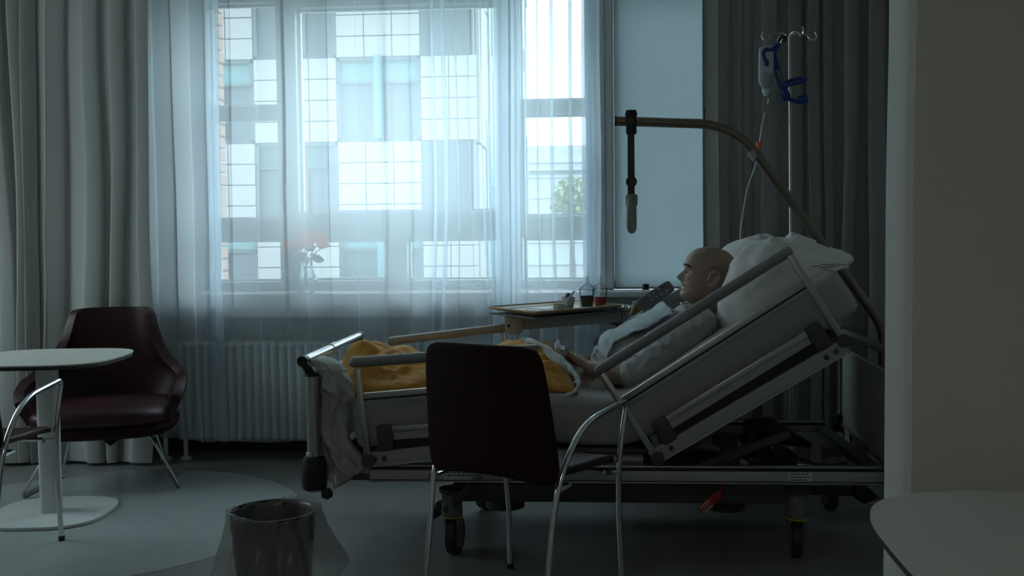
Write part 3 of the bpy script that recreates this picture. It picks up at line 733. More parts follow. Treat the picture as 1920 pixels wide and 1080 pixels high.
def castor(x, y, ang):
    rot = Matrix.Rotation(R(ang), 3, 'Z'); c = Vector((x, y, 0))
    T = lambda v: c+rot @ Vector(v)
    b = MB()
    b.tube([T((0, 0, .168)), T((0, 0, .25)), T((0, 0, .262))], [.043, .04, .034], 20)
    for s in (-1, 1): b.beam(T((.0, s*.026, .185)), T((.035, s*.026, .065)), .01, .05, up=rot @ Vector((0, 1, 0)), bev=.004)
    o = b.build('castor', HOOD, bed)
    b = MB(); b.tube([T((0, 0, .160)), T((0, 0, .166))], .044, 20); b.build('lock_ring', YEL, o)
    b = MB(); ax = rot @ Vector((0, 1, 0)); cc = T((.035, 0, .0755))
    b.tube([cc-ax*.019, cc-ax*.017, cc+ax*.017, cc+ax*.019], [.060, .075, .075, .060], 28); b.build('wheel', WHEEL, o)
    b = MB(); b.tube([cc-ax*.021, cc+ax*.021], .05, 24); b.build('wheel_cover', HOOD, o)
    b = MB(); b.cyl(T((0, 0, .26)), T((0, 0, .275)), .05, n=20); b.build('socket', DARKG, o)
castor(at(848, 1000, 3.89).x, 3.89, 78); castor(at(1494, 1000, 3.90).x, 3.90, 84)
castor(at(905, 940, 4.56).x, 4.56, 60); castor(at(1560, 900, 4.60).x, 4.60, 95)
b = MB(); p = at(1612, 925, 4.2); b.beam((x1, 4.2, .20), (p.x-.02, 4.2, .19), .03, .03); b.prism([(p.x-.03, 4.15, .235), (p.x+.02, 4.15, .225), (p.x+.07, 4.15, .175), (p.x+.005, 4.15, .15), (p.x-.02, 4.15, .165)], (0, .10, 0), bev=.006); b.build('brake_pedal', BLACKP, bed)
b = MB(); p = at(820, 960, 4.0); b.beam((x0, 4.0, .20), (p.x, 4.0, .17), .03, .03); b.prism([(p.x+.02, 3.95, .19), (p.x-.03, 3.95, .15), (p.x-.02, 3.95, .12), (p.x+.03, 3.95, .15)], (0, .10, 0), bev=.006); b.build('brake_pedal', BLACKP, bed)
b = MB(); a_, c_ = at(835, 960, 3.86), at(885, 908, 3.86); b.beam(a_, c_, .02, .035, up=(0, 1, 0), bev=.004); b.build('castor_arm', DARKG, bed)
# ---- lying surface sections (thin dark decks under the mattress)
DECK = mat('deck_laminate', (0.10, 0.10, 0.10), 0.5)
hpA, hpB = at(1238, 858, YA), at(1583, 641, YA)          # head section lower line
ehx = (hpB-hpA).normalized()
def deck(p, q, name='deck_section'):
    b = MB(); b.beam((p.x, 4.235, p.z), (q.x, 4.235, q.z), .84, .018, up=(0, 1, 0)) if False else b.prism([(p.x, 3.81, p.z), (q.x, 3.81, q.z), (q.x, 3.81, q.z-.016), (p.x, 3.81, p.z-.016)], (0, .85, 0)); b.build(name, DECK, bed)
deck(at(1245, 842, YA), at(1580, 628, YA)); deck(at(1045, 846, YA), at(1225, 848, YA)); deck(at(680, 868, YA), at(1035, 842, YA))
# actuator, struts and cables under the raised back
for y in (3.95, 4.5):
    b = MB(); b.beam(at(1285, 845, y), at(1360, 790, y), .025, .03, up=(0, 1, 0)); b.beam(at(1300, 880, y), at(1480, 812, y), .025, .03, up=(0, 1, 0)); b.build('back_strut', DARKG, bed)
b = MB(); p, q = at(1300, 835, 4.2), at(1400, 872, 4.2); b.tube(catmull([p, (p+q)/2+Vector((0, 0, .025)), q], 6), .014, 10); b.build('lifting_lever', BEDW, bed)
b = MB(); p, q = at(1388, 855, 4.3), at(1460, 815, 4.3); b.tube([at(1395, 800, 4.3), at(1440, 800, 4.3), at(1470, 818, 4.3), at(1520, 835, 4.3)], [.03, .045, .04, .012], 14); b.tube([at(1400, 810, 4.3), at(1440, 875, 4.3)], [.045, .06], 14); b.box(at(1440, 868, 4.3), (.22, .16, .09), bev=.02)
b.build('actuator_motor', BLACKP, bed)
b = MB(); b.tube(catmull([at(*p_, 4.1) for p_ in ((1430, 830), (1475, 842), (1500, 860), (1545, 872), (1590, 868))], 6), .006, 8); b.build('power_cable', BLACKP, bed)
b = MB(); b.box(((at(1395, 822, 4.66).x+at(1583, 822, 4.66).x)/2, 4.66, at(1450, 822, 4.66).z), (.44, .03, .055), bev=.003); b.build('far_head_rail_beam', ALUP, bed)
b = MB(); p = at(1587, 826, 4.5); b.prism([(p.x-.008, 4.5, p.z+.07), (p.x+.012, 4.5, p.z+.06), (p.x+.014, 4.5, p.z-.05), (p.x-.008, 4.5, p.z-.02)], (0, .004, 0)); b.build('hanging_paper_tag', CLOTH, bed)
b = MB(); b.tube(fillet([at(1040, 858, 3.85), at(1205, 862, 3.85)], .02), .03, 14); b.build('seat_tube', ALUP, bed)
# red release handle
RED = mat('red_release_handle', (0.42, 0.012, 0.015), 0.45); LBL = mat('pale_pink_label', (0.55, 0.35, 0.35), 0.5)
b = MB(); p, q = at(1350, 925, 3.84), at(1314, 958, 3.84); b.beam(p, q, .012, .036, up=(0, 1, 0), bev=.005); b.cyl(at(1352, 908, 3.84), p, .006, n=8); rh = b.build('release_handle', RED, bed)
u = (q-p).normalized(); v = Vector((u.z, 0, -u.x)); b = MB(); m0 = p.lerp(q, .72)
b.beam(m0-u*.022+Vector((0, -.0072, 0)), m0+u*.022+Vector((0, -.0072, 0)), .001, .034, up=(0, 1, 0)); b.build('label', LBL, rh)
b = MB()
for k in range(3):
    c_ = m0-u*.016+u*.014*k+Vector((0, -.0082, 0)); b.beam(c_-v*.010, c_+v*.010, .001, .004, up=(0, 1, 0)); b.beam(c_+u*.006-v*.010, c_+u*.006+v*.008, .001, .003, up=(0, 1, 0))
b.build('label_print', RED, rh)
# ---- split side rails; each is given by its hand rail and its foot line on the near side
GRIP = mat('grey_grip', (0.24, 0.25, 0.255), 0.4, var=0.05)
def side_rail(h0, h1, m0, m1, l0, l1, f0, f1, y, s, grip=GRIP, posts=None, full=True):
    """all points are Vectors in the plane of the rail: hand rail, middle bar, lower bar, foot beam; s = -1 outwards to the camera"""
    up = (0, 1, 0)
    b = MB(); b.beam(f0, f1, .022, .058, up=up, bev=.004); o = b.build('side_rail', BEDW, bed)
    d = (f1-f0).normalized(); nrm = Vector((-d.z, 0, d.x))
    b = MB()
    for off in (.024, -.024): b.beam(f0+nrm*off+Vector((0, s*.012, 0)), f1+nrm*off+Vector((0, s*.012, 0)), .006, .008, up=up)
    b.build('beam_ridge', ALU, o)
    for t in (.045, .10, .90, .95):
        b = MB(); c_ = f0.lerp(f1, t)+Vector((0, s*.011, 0)); b.tube([c_, c_+Vector((0, s*.005, 0))], .010, 12); b.build('rivet', DARKG, o)
    r = .0205; hp = [h0+(h1-h0)*t for t in (0, .008, .03, .97, .992, 1)]
    b = MB(); b.tube(hp, [r*.55, r*.85, r, r, r*.85, r*.55], 16); b.build('handrail', grip, o)
    b = MB(); b.beam(m0, m1, .02, .030, up=up, bev=.003); mo = b.build('middle_bar', ALU, o)
    b = MB(); b.beam(m0-nrm*.010+Vector((0, s*.011, 0)), m1-nrm*.010+Vector((0, s*.011, 0)), .004, .006, up=up); b.build('bar_groove', BLACKP, o)
    if full:
        b = MB(); b.beam(l0, l1, .02, .024, up=up, bev=.003); b.build('lower_bar', ALU, o)
        b = MB(); b.beam(l0-nrm*.026, l1-nrm*.026, .010, .030, up=up); b.build('lower_panel', BEDW, o)
        b = MB(); b.beam(l0-nrm*.062-Vector((0, s*.006, 0)), l1-nrm*.062-Vector((0, s*.006, 0)), .006, .040, up=up); b.build('slide_slot', BLACKP, o)
        for (c_, t) in ((l0, 1), (l1, -1)):
            b = MB(); cc = c_+d*(.012*t)-nrm*.03; b.beam(cc-d*.032+Vector((0, s*.006, 0)), cc+d*.032+Vector((0, s*.006, 0)), .03, .105, up=up, bev=.014); b.build('slide_bracket', DARKG, o)
    for (p, q) in posts or []:
        b = MB(); b.beam(p+Vector((0, s*.014, 0)), q+Vector((0, s*.014, 0)), .016, .026, up=up, bev=.004); b.build('rail_post', ALU, o)
        b = MB(); b.tube([q+Vector((0, s*.024, 0)), q-Vector((0, s*.012, 0))], .026, 16); b.build('pivot', DARKG, o)
    return o
P = lambda x, y: at(x, y, YA)
side_rail(P(1117, 698), P(1484, 468), P(1166, 752), P(1508, 534), P(1232, 797), P(1530, 614), P(1222, 860), P(1585, 648), YA, -1,
          posts=[(P(1128, 700), P(1232, 858)), (P(1479, 478), P(1580, 638))])
side_rail(P(655, 680), P(1010, 655), P(682, 744), P(1005, 717), P(715, 806), P(985, 786), P(690, 862), P(1010, 828), YA, -1,
          posts=[(P(671, 690), P(692, 862)), (P(990, 664), P(1012, 828))])
Pf = lambda x, y: at(x, y, YB_)
BGRIP = mat('beige_grip', (0.30, 0.27, 0.215), 0.4, var=0.05)
o = side_rail(Pf(1113, 646), Pf(1400, 474), Pf(1150, 690), Pf(1420, 530), Pf(1190, 730), Pf(1440, 590), Pf(1190, 790), Pf(1480, 625), YB_, 1,
          posts=[(Pf(1124, 645), Pf(1200, 775)), (Pf(1395, 480), Pf(1475, 612))])
side_rail(Pf(728, 640), Pf(950, 614), Pf(745, 690), Pf(965, 668), Pf(760, 740), Pf(960, 722), Pf(745, 790), Pf(985, 765), YB_, 1, grip=BGRIP,
          posts=[(Pf(738, 641), Pf(752, 785)), (Pf(943, 618), Pf(968, 765))])
# ---- mattress bent at the hip
mtop = [P_ for P_ in [at(x, y, 3.80) for x, y in ((655, 752), (740, 742), (830, 736), (1000, 737), (1110, 744), (1165, 742), (1215, 718), (1300, 664), (1430, 583), (1566, 498))]]
mpath = catmull([Vector((p.x, 0, p.z)) for p in mtop], 6)
def tangents(path):
    return [((path[min(i+1, len(path)-1)]-path[max(i-1, 0)]).normalized()) for i in range(len(path))]
mtan = tangents(mpath)
TH = 0.20; MY0, MY1 = 3.80, 4.67
prof = []
for k in range(40):
    a = 2*PI*k/40; cx, sy = math.cos(a), math.sin(a); prof.append(((MY0+MY1)/2+(MY1-MY0)/2*math.copysign(abs(cx)**.16, cx), -TH/2+TH/2*math.copysign(abs(sy)**.34, sy)))
b = MB(); rings = []
N_ = len(mpath)
for i, (p, t) in enumerate(zip(mpath, mtan)):
    nrm = Vector((-t.z, 0, t.x)); e = min(i, N_-1-i); sh = {0: .55, 1: .86, 2: .97}.get(e, 1.0) if False else 1.0
    rings.append([b.bm.verts.new(Vector((p.x, y, p.z))+nrm*(o_+.004*fbm(Vector((p.x*6, y*6, o_*8)), 3))) for (y, o_) in prof])
for A_, B_ in zip(rings, rings[1:]):
    for k in range(40): b.bm.faces.new((A_[k], A_[(k+1) % 40], B_[(k+1) % 40], B_[k]))
b.bm.faces.new(rings[0]); b.bm.faces.new(rings[-1][::-1])
o = b.build('mattress', MATT, angle=60); tag(o, 'pale grey mattress bent up with the backrest of the hospital bed', 'mattress')
md = o.modifiers.new('soft', 'BEVEL'); md.width = 0.03; md.segments = 3; md.limit_method = 'ANGLE'; md.angle_limit = R(60)
def mat_top(x):
    for i in range(N_-1):
        if mpath[i].x <= x <= mpath[i+1].x:
            t = (x-mpath[i].x)/(mpath[i+1].x-mpath[i].x); return lerp(mpath[i].z, mpath[i+1].z, t)
    return mpath[0].z if x < mpath[0].x else mpath[-1].z
# ================================================================= LINEN
def remesh_obj(mb, voxel, smooth_it, name, mat_, parent=None, disp=None):
    """grow one continuous surface over overlapping closed pieces"""
    me = bpy.data.meshes.new('grow'); bmesh.ops.recalc_face_normals(mb.bm, faces=mb.bm.faces); mb.bm.to_mesh(me); mb.bm.free()
    o = bpy.data.objects.new('grow', me); COL.objects.link(o)
    md = o.modifiers.new('r', 'REMESH'); md.mode = 'VOXEL'; md.voxel_size = voxel
    if smooth_it:
        md = o.modifiers.new('s', 'SMOOTH'); md.factor = 0.5; md.iterations = smooth_it
    dg = bpy.context.evaluated_depsgraph_get(); ev = o.evaluated_get(dg)
    m2 = bpy.data.meshes.new_from_object(ev); m2.name = name
    bpy.data.objects.remove(o)
    if disp:
        for v in m2.vertices: v.co = disp(v.co.copy(), v.normal.copy())
    if parent is not None: m2.transform(WORLD[parent.name].inverted())
    m2.materials.clear(); m2.materials.append(mat_)
    m2.polygons.foreach_set('use_smooth', [True]*len(m2.polygons))
    ob = bpy.data.objects.new(name, m2); COL.objects.link(ob)
    if parent is not None: ob.parent = parent; WORLD[ob.name] = WORLD[parent.name].copy()
    else: WORLD[ob.name] = Matrix.Identity(4)
    return ob
def ridge(v, o=3): return 1-abs(fbm(v, o))
YEL_B = mat('yellow_blanket_cloth', (0.62, 0.30, 0.055), 0.85, var=0.08, vscale=12, bump=0.12, bscale=240, sheen=0.15)
LINING = mat('pale_blue_lining', (0.45, 0.50, 0.52), 0.85, bump=0.1, bscale=120)
crest_px = [(640, 690), (650, 660), (664, 640), (690, 633), (740, 651), (800, 661), (870, 656), (930, 641), (975, 637), (1010, 641), (1040, 657), (1066, 690)]
low_px = [(650, 742), (680, 737), (740, 731), (820, 725), (940, 728), (1040, 738), (1084, 740)]
crest = [at(x, y, 4.20) for x, y in crest_px]; low = [at(x, y, 3.85) for x, y in low_px]
cxs = [p.x for p in crest]; czs = [p.z for p in crest]
def blanket(u, v):
    xc = lerp(crest[0].x, crest[-1].x, u); xn = lerp(low[0].x, low[-1].x, u)
    w = math.sin(PI*v) if v < .5 else math.sin(PI*v)
    w = max(0, w)**.62
    y = lerp(3.845, 4.60, v)
    x = lerp(xn, xc, min(1, w))
    zl = mat_top(x)+0.004; zc_ = smooth_interp(xc, cxs, czs)
    k = 0.9+0.1*math.cos(6*PI*(v-.36)) if .2 < v < .8 else 1
    z = zl+max(0.006, (zc_-zl))*w*k
    # folds: long diagonal ones on the flank, tight ones where the cover is pushed together at the lap
    q = Vector((x*3.2+z*2.5, y*3.0, z*7-x*2))
    tight = max(0, (u-.70)/.30)
    f = 0.060*(ridge(q+Vector((3, 1, 7)), 2)-.85)+0.026*(ridge(q*2.1, 3)-.8)
    f += tight*(0.070*(ridge(Vector((x*9+y*3, y*5, z*13+x*5)), 3)-.72)+.012*math.sin(x*60+z*50+fbm(Vector((x*5, y*5, z*5)), 2)*5))
    e = min(1, 5*min(u, 1-u)+.15)
    nx = Vector((0.1*(u-.5), -math.cos(PI*v)*.9, max(.25, math.sin(PI*v)))).normalized()
    d = nx*f*e*(1 if 0.02 < v < .98 else .2)
    return Vector((x, max(y, 3.83), z))+d
b = MB(); b.grid(blanket, 170, 90)
bl_ = b.build('blanket', YEL_B, angle=180); tag(bl_, 'yellow blanket covering the legs of the man in the bed', 'blanket')
md = bl_.modifiers.new('thickness', 'SOLIDIFY'); md.thickness = 0.012; md.offset = -1
ed = [at(*p_) for p_ in ((985, 640, 4.33), (1003, 643, 4.18), (1030, 655, 4.08), (1055, 676, 3.98), (1074, 697, 3.90), (1086, 715, 3.85), (1083, 730, 3.83), (1070, 741, 3.83), (1050, 743, 3.835))]
b = MB(); pp = catmull(ed, 8); b.tube([p+Vector((.004*fbm(p*14, 2), 0, .006*fbm(p*11+Vector((5, 0, 0)), 2))) for p in pp], [.011+.003*math.sin(i*.9) for i in range(len(pp))], 10, flat=.75)
WORLD[bl_.name] = Matrix.Identity(4); b.build('folded_lining', LINING, bl_)
def liningflap(u, v):
    i = u*(len(pp)-20); p = pp[int(i)]
    return p+Vector((-.035*v+.02*v*math.sin(u*9), .06*v, .012*math.sin(PI*v)+.006*fbm(p*20+Vector((v*3, 0, 0)), 2)))
b = MB(); b.grid(liningflap, 30, 10); b.build('lining_flap', LINING, bl_, angle=180)

# crumpled sheet hanging over the foot corner
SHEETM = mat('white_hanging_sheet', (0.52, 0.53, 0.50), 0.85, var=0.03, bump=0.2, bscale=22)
rows = [(672, 584, 612), (678, 582, 628), (690, 584, 645), (708, 586, 656), (728, 587, 664), (745, 588, 668), (758, 588, 655), (790, 589, 650), (825, 592, 658), (845, 598, 672), (862, 603, 682), (882, 606, 686), (896, 610, 662), (906, 622, 645), (911, 630, 636)]
def hang(u, v):
    a = 2*PI*u; py = lerp(672, 911, v)
    xl = smooth_interp(py, [r[0] for r in rows], [r[1] for r in rows]); xr = smooth_interp(py, [r[0] for r in rows], [r[2] for r in rows])
    yc = 3.84; L_, R_ = at(xl, py, yc), at(xr, py, yc)
    c = (L_+R_)/2; hw = (R_.x-L_.x)/2
    x = c.x+hw*math.cos(a); y = yc+0.075*math.sin(a)*(1-.4*v)
    q = Vector((x*7, y*7, c.z*4.5))
    f = .055*(ridge(q+Vector((0, 0, c.z*2+x*9)), 2)-.85)+.026*(ridge(q*2.4+Vector((7, 3, 1)), 3)-.82)+.010*math.sin(x*55+c.z*9+fbm(q, 2)*4)*(v > .1)
    return (x+f*math.cos(a)*.5, y-abs(f)*.2-f*abs(math.sin(a))*1.1, c.z+.006*fbm(q*2, 2))
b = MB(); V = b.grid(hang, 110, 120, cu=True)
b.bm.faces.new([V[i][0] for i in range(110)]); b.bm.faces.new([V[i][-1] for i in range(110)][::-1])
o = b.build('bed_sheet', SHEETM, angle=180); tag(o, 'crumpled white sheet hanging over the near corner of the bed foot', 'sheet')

# big soft pillow, its near half swelling round the head
pl_px = [(1347, 634), (1328, 606), (1331, 565), (1348, 512), (1372, 468), (1405, 446), (1450, 436), (1490, 434), (1540, 450), (1590, 470), (1621, 484), (1603, 500), (1565, 520), (1522, 542), (1470, 572), (1410, 610), (1372, 638)]
def resample(pts, n):
    P_ = [Vector(p) for p in pts]+[Vector(pts[0])]; d = [0]
    for a_, b_ in zip(P_, P_[1:]): d.append(d[-1]+(b_-a_).length)
    out = []
    for k in range(n):
        s_ = d[-1]*k/n
        for i in range(len(d)-1):
            if d[i] <= s_ <= d[i+1]:
                out.append(P_[i].lerp(P_[i+1], (s_-d[i])/max(1e-9, d[i+1]-d[i]))); break
    return out
ol = [at(x, y, 3.98) for x, y in pl_px]; ol = [Vector((p.x, 0, p.z)) for p in ol]
tip = ol[10]
ol = catmull(ol, 5, closed=True); ol = resample(ol, 90)
cen = Vector((sum(p.x for p in ol)/90, 0, sum(p.z for p in ol)/90))
PY0, PY1 = 3.86, 4.62
def pillow(u, v):
    i = u*90; p = ol[int(round(i)) % 90].copy()
    y = lerp(PY0, PY1, v); e = abs(2*v-1)
    s_ = (1-e**3.2)**.55 if e < 1 else 0
    base = cen+Vector((.05, 0, -.02))
    p = base+(p-base)*(0.16+.84*s_)
    hd = math.exp(-((y-4.215)/.125)**2)                     # hollow for the head
    left = max(0, (cen.x+.05-p.x))/.28
    p.x += hd*left*0.185; p.z -= hd*max(0, p.z-cen.z)*0.30*max(0, 1-left*.3)*(p.x < cen.x+.1)
    q = Vector((p.x*6, y*5, p.z*6))
    n_ = Vector((p.x-cen.x, (v-.5)*.25, p.z-cen.z)).normalized()
    f = .055*(ridge(q+Vector((p.z*6, 0, p.x*3)), 2)-.85)+.022*(ridge(q*2.0, 3)-.8)
    return Vector((p.x, y, p.z))+n_*f*min(1, s_*1.3)*(.45 if p.x < cen.x-.02 else 1)
b = MB(); V = b.grid(pillow, 90, 70, cu=True)
b.bm.faces.new([V[i][0] for i in range(90)]); b.bm.faces.new([V[i][-1] for i in range(90)][::-1])
o = b.build('pillow', CLOTH, angle=180); tag(o, 'large white pillow behind the head of the man on the raised backrest', 'pillow')
from mathutils.bvhtree import BVHTree
pbv = BVHTree.FromPolygons([v_.co for v_ in o.data.vertices], [tuple(f_.vertices) for f_ in o.data.polygons])
def on_pillow(p):
    hit = pbv.find_nearest(p); return hit[0]+hit[1]*.0006*(1 if hit[1].y < 0 else -1)
b = MB()
for d_ in (0.0, .035):
    for (a_, c_) in ((at(1595-d_*500, 484, 3.905), at(1535-d_*420, 503, 3.885)), (at(1590-d_*300, 506-d_*10, 3.90), at(1532-d_*300, 530-d_*10, 3.885))):
        b.tube(catmull([on_pillow(a_.lerp(c_, k/4)) for k in range(5)], 6), .0015, 6)
b.build('hem_stitching', mat('dark_hem_thread', (0.12, 0.12, 0.12), 0.8), o)

# ================================================================= THE MAN IN THE BED
SKIN = mat('skin', (0.35, 0.245, 0.195), 0.5, var=0.10, vscale=16, bump=0.05, bscale=120)
try:
    SKIN.node_tree.nodes['Principled BSDF'].inputs['Subsurface Weight'].default_value = 0.0
except Exception: pass
man = thing('person', 'bald man in a speckled hospital gown lying propped up in bed', 'person', (0.1, 4.2, 0.6))
def capsule(b, p0, p1, r0, r1, n=20, sy=1.0):
    p0, p1 = Vector(p0), Vector(p1); pts = []; rs = []
    d = (p1-p0).normalized()
    for k in range(5):
        a = PI/2*(1-k/4); pts.append(p0-d*r0*math.sin(a)); rs.append(max(1e-4, r0*math.cos(a)))
    for k in range(5):
        a = PI/2*k/4; pts.append(p1+d*r1*math.sin(a)); rs.append(max(1e-4, r1*math.cos(a)))
    b.tube(pts, rs, n)
def chain(b, pts, rs, n=20):
    for (p, q, r, s) in zip(pts, pts[1:], rs, rs[1:]): capsule(b, p, q, r, s, n)
# --- head as stacked horizontal slices along the face's own profile
HC = at(1327, 521, 4.20); HT = R(11); HS = 1.10
def head_fn(exp=0.0, zlo=-0.105, zhi=0.118):
    zf = [-.105, -.098, -.090, -.080, -.070, -.063, -.055, -.050, -.045, -.038, -.030, -.015, .0, .012, .022, .034, .045, .058, .072, .086, .098, .109, .116, .118]
    F_ = [.052, .074, .086, .0925, .091, .0865, .0925, .0885, .0915, .0935, .0895, .0885, .0875, .086, .0895, .097, .0965, .0935, .0885, .079, .066, .046, .022, .004]
    B_ = [.030, .020, .004, -.018, -.040, -.052, -.062, -.068, -.073, -.079, -.085, -.093, -.099, -.102, -.104, -.104, -.103, -.100, -.094, -.085, -.074, -.056, -.034, -.020]
    W_ = [.018, .032, .042, .051, .057, .060, .0625, .064, .0655, .067, .069, .071, .0725, .074, .0755, .077, .0775, .077, .075, .069, .060, .044, .024, .010]
    def fn(u, v):
        z = lerp(zlo, zhi, v); a = 2*PI*u
        F, B, Wd = smooth_interp(z, zf, F_), smooth_interp(z, zf, B_), smooth_interp(z, zf, W_)
        c, h = (F+B)/2, (F-B)/2
        ca, sa = math.cos(a), math.sin(a)
        x = c+h*math.copysign(abs(ca)**0.92, ca); y = Wd*math.copysign(abs(sa)**0.86, sa)
        front = max(0, ca)
        if front > 0.2:
            nz = smooth_interp(z, [-.036, -.030, -.024, -.016, -.006, .006, .018, .026], [0, .010, .023, .0285, .0225, .0145, .007, 0])
            wn = smooth_interp(z, [-.035, -.026, -.018, 0, .02], [.011, .0125, .0115, .0085, .0075])
            x += nz*math.exp(-(y/wn)**2*0.9)
            x += .006*math.exp(-((abs(y)-.013)/.005)**2-((z+.024)/.006)**2)            # nostril wings
            x -= .0115*math.exp(-((abs(y)-.031)/.013)**2-((z-.012)/.0105)**2)          # eye sockets
            x += .0055*math.exp(-((abs(y)-.031)/.010)**2-((z-.011)/.006)**2)           # closed lids
            x += .0035*math.exp(-((abs(y)-.028)/.016)**2-((z-.032)/.006)**2)           # brow
            x += .004*math.exp(-((abs(y)-.042)/.012)**2-((z+.010)/.012)**2)            # cheekbones
            x -= .006*math.exp(-((abs(y)-.040)/.014)**2-((z+.045)/.014)**2)            # hollow cheeks
            x -= .0035*math.exp(-((abs(y)-.027)/.004)**2-((z+.040)/.014)**2)           # fold beside the mouth
            x -= .004*math.exp(-(y/.022)**2-((z+.050)/.0028)**2)                       # mouth line
        n_ = Vector((x-c, y, z-.03)).normalized()
        p = (Vector((x, y, z))+n_*exp)*HS
        # head frame: x forward -> world -x, tilted back by HT
        xw, zw = -p.x, p.z
        return Vector((HC.x+xw*math.cos(HT)-(-zw)*math.sin(HT)*1.0, HC.y+p.y, HC.z+zw*math.cos(HT)-xw*math.sin(HT)))
    return fn
bodyb = MB()
V = bodyb.grid(head_fn(), 120, 120, cu=True)
bodyb.bm.faces.new([V[i][0] for i in range(120)]); bodyb.bm.faces.new([V[i][-1] for i in range(120)][::-1])
def hp(x, y, z):      # a point given in the head's own frame
    xw, zw, y = -x*HS, z*HS, y*HS
    return Vector((HC.x+xw*math.cos(HT)+zw*math.sin(HT), HC.y+y, HC.z+zw*math.cos(HT)-xw*math.sin(HT)))
for s in (-1, 1):     # ears: rim, inner ridge and lobe on a thin plate
    rim = [hp(.004, s*.072, -.012), hp(.002, s*.077, .004), hp(-.001, s*.081, .020), hp(-.012, s*.085, .030), hp(-.024, s*.087, .026), hp(-.030, s*.087, .012), hp(-.028, s*.084, -.006), hp(-.019, s*.079, -.022), hp(-.008, s*.075, -.030), hp(-.002, s*.073, -.024)]
    bodyb.tube(catmull(rim, 4), .0046, 8)
    bodyb.tube(catmull([hp(-.006, s*.078, .016), hp(-.017, s*.081, .012), hp(-.019, s*.079, -.004), hp(-.010, s*.075, -.016)], 4), .0042, 8)
    bodyb.prism([hp(-.002, s*.068, -.022), hp(-.002, s*.070, .014), hp(-.014, s*.076, .026), hp(-.027, s*.078, .010), hp(-.022, s*.074, -.012), hp(-.010, s*.069, -.026)], (0, s*.004, 0))
    bodyb.ball(hp(-.006, s*.074, -.027), (.007, .005, .008), 10, 8)
    bodyb.ball(hp(.002, s*.073, -.006), (.004, .005, .006), 10, 8)
# --- neck, trunk, legs under the blanket
SH_N, SH_F = at(1312, 612, 4.03), Vector((0, 0, 0)); SH_F = Vector((SH_N.x, 4.40, SH_N.z))
NB = Vector(((SH_N.x+.012), 4.21, SH_N.z+.035))
chain(bodyb, [hp(-.010, 0, -.055), hp(-.014, 0, -.10), NB], [.052, .053, .060])
PEL = at(1128, 712, 4.2); BEL = at(1168, 672, 4.22); CHS = at(1236, 640, 4.22)
for (c, r) in ((PEL, (.13, .165, .095)), (BEL, (.14, .165, .105)), (CHS, (.15, .17, .10)), (Vector((SH_N.x-.03, 4.215, SH_N.z-.03)), (.10, .17, .075))):
    bodyb.ball(c, r, 28, 18, Matrix.Rotation(R(-38), 3, 'Y'))
chain(bodyb, [SH_N, NB, SH_F], [.060, .055, .060])
foot_z = mat_top(-.8)+.015
for s in (-1, 1):
    K = Vector((-.42, 4.22+s*.10, mat_top(-.42)+.020)); A_ = Vector((-.80, 4.22+s*.09, foot_z)); h0 = PEL+Vector((-.02, s*.09, -.045))
    chain(bodyb, [h0, K, A_], [.075, .050, .036]); chain(bodyb, [A_, A_+Vector((-.045, 0, .03))], [.034, .026])
# --- near arm: shoulder, elbow, wrist, hand closed on the edge of the cover
ELB = at(1180, 706, 3.965); WR = at(1106, 690, 4.08); KN = at(1078, 668, 4.13)
chain(bodyb, [SH_N, SH_N.lerp(ELB, .5), ELB], [.056, .048, .041]); chain(bodyb, [ELB, ELB.lerp(WR, .35), WR], [.041, .040, .028])
def hand(b, wr, kn, lat, curl_ax, thumb_side):
    """palm from wrist to knuckles, four fingers rolled round curl_ax, thumb leaving the side of the palm"""
    d = (kn-wr).normalized(); lat = (lat-d*lat.dot(d)).normalized(); nrm = d.cross(lat).normalized()
    if nrm.dot(curl_ax) < 0: nrm = -nrm                # nrm points to the palm side
    for k, t in enumerate((-1.5, -.5, .5, 1.5)): chain(b, [wr+lat*t*.011, wr.lerp(kn, .55)+lat*t*.018, kn+lat*t*.020], [.017, .0155, .0125], 14)
    for k, t in enumerate((-1.5, -.5, .5, 1.5)):
        L_ = (.040, .045, .042, .034)[k]; p = kn+lat*t*.0205; pts = [p]; ang = R(38+4*k)
        for sg in (1.0, .62, .5):
            dv = (d*math.cos(ang)+nrm*math.sin(ang)).normalized(); p = p+dv*L_*sg; pts.append(p); ang += R(52)
        chain(b, pts, [.0098, .0092, .0085, .0076], 12)
    tb = wr.lerp(kn, .30)+lat*thumb_side*.030
    chain(b, [wr.lerp(kn, .18)+lat*thumb_side*.016, tb+nrm*.008, tb+d*.038+lat*thumb_side*.012+nrm*.018, tb+d*.062-lat*thumb_side*.002+nrm*.030], [.017, .0135, .0108, .0085], 12)
hand(bodyb, WR, KN, Vector((.1, 1, .1)), Vector((-.5, 0, -1)), 1)
# --- far arm resting on the far side of the lap
ELF = Vector((ELB.x+.02, 4.50, ELB.z-.01)); WRF = at(1085, 676, 4.36); KNF = WRF+Vector((-.075, -.03, .01))
chain(bodyb, [SH_F, SH_F.lerp(ELF, .5), ELF], [.056, .048, .041]); chain(bodyb, [ELF, ELF.lerp(WRF, .35), WRF], [.041, .039, .028])
hand(bodyb, WRF, KNF, Vector((0, 1, 0)), Vector((0, 0, -1)), -1)
remesh_obj(bodyb, 0.0038, 2, 'body', SKIN, man)
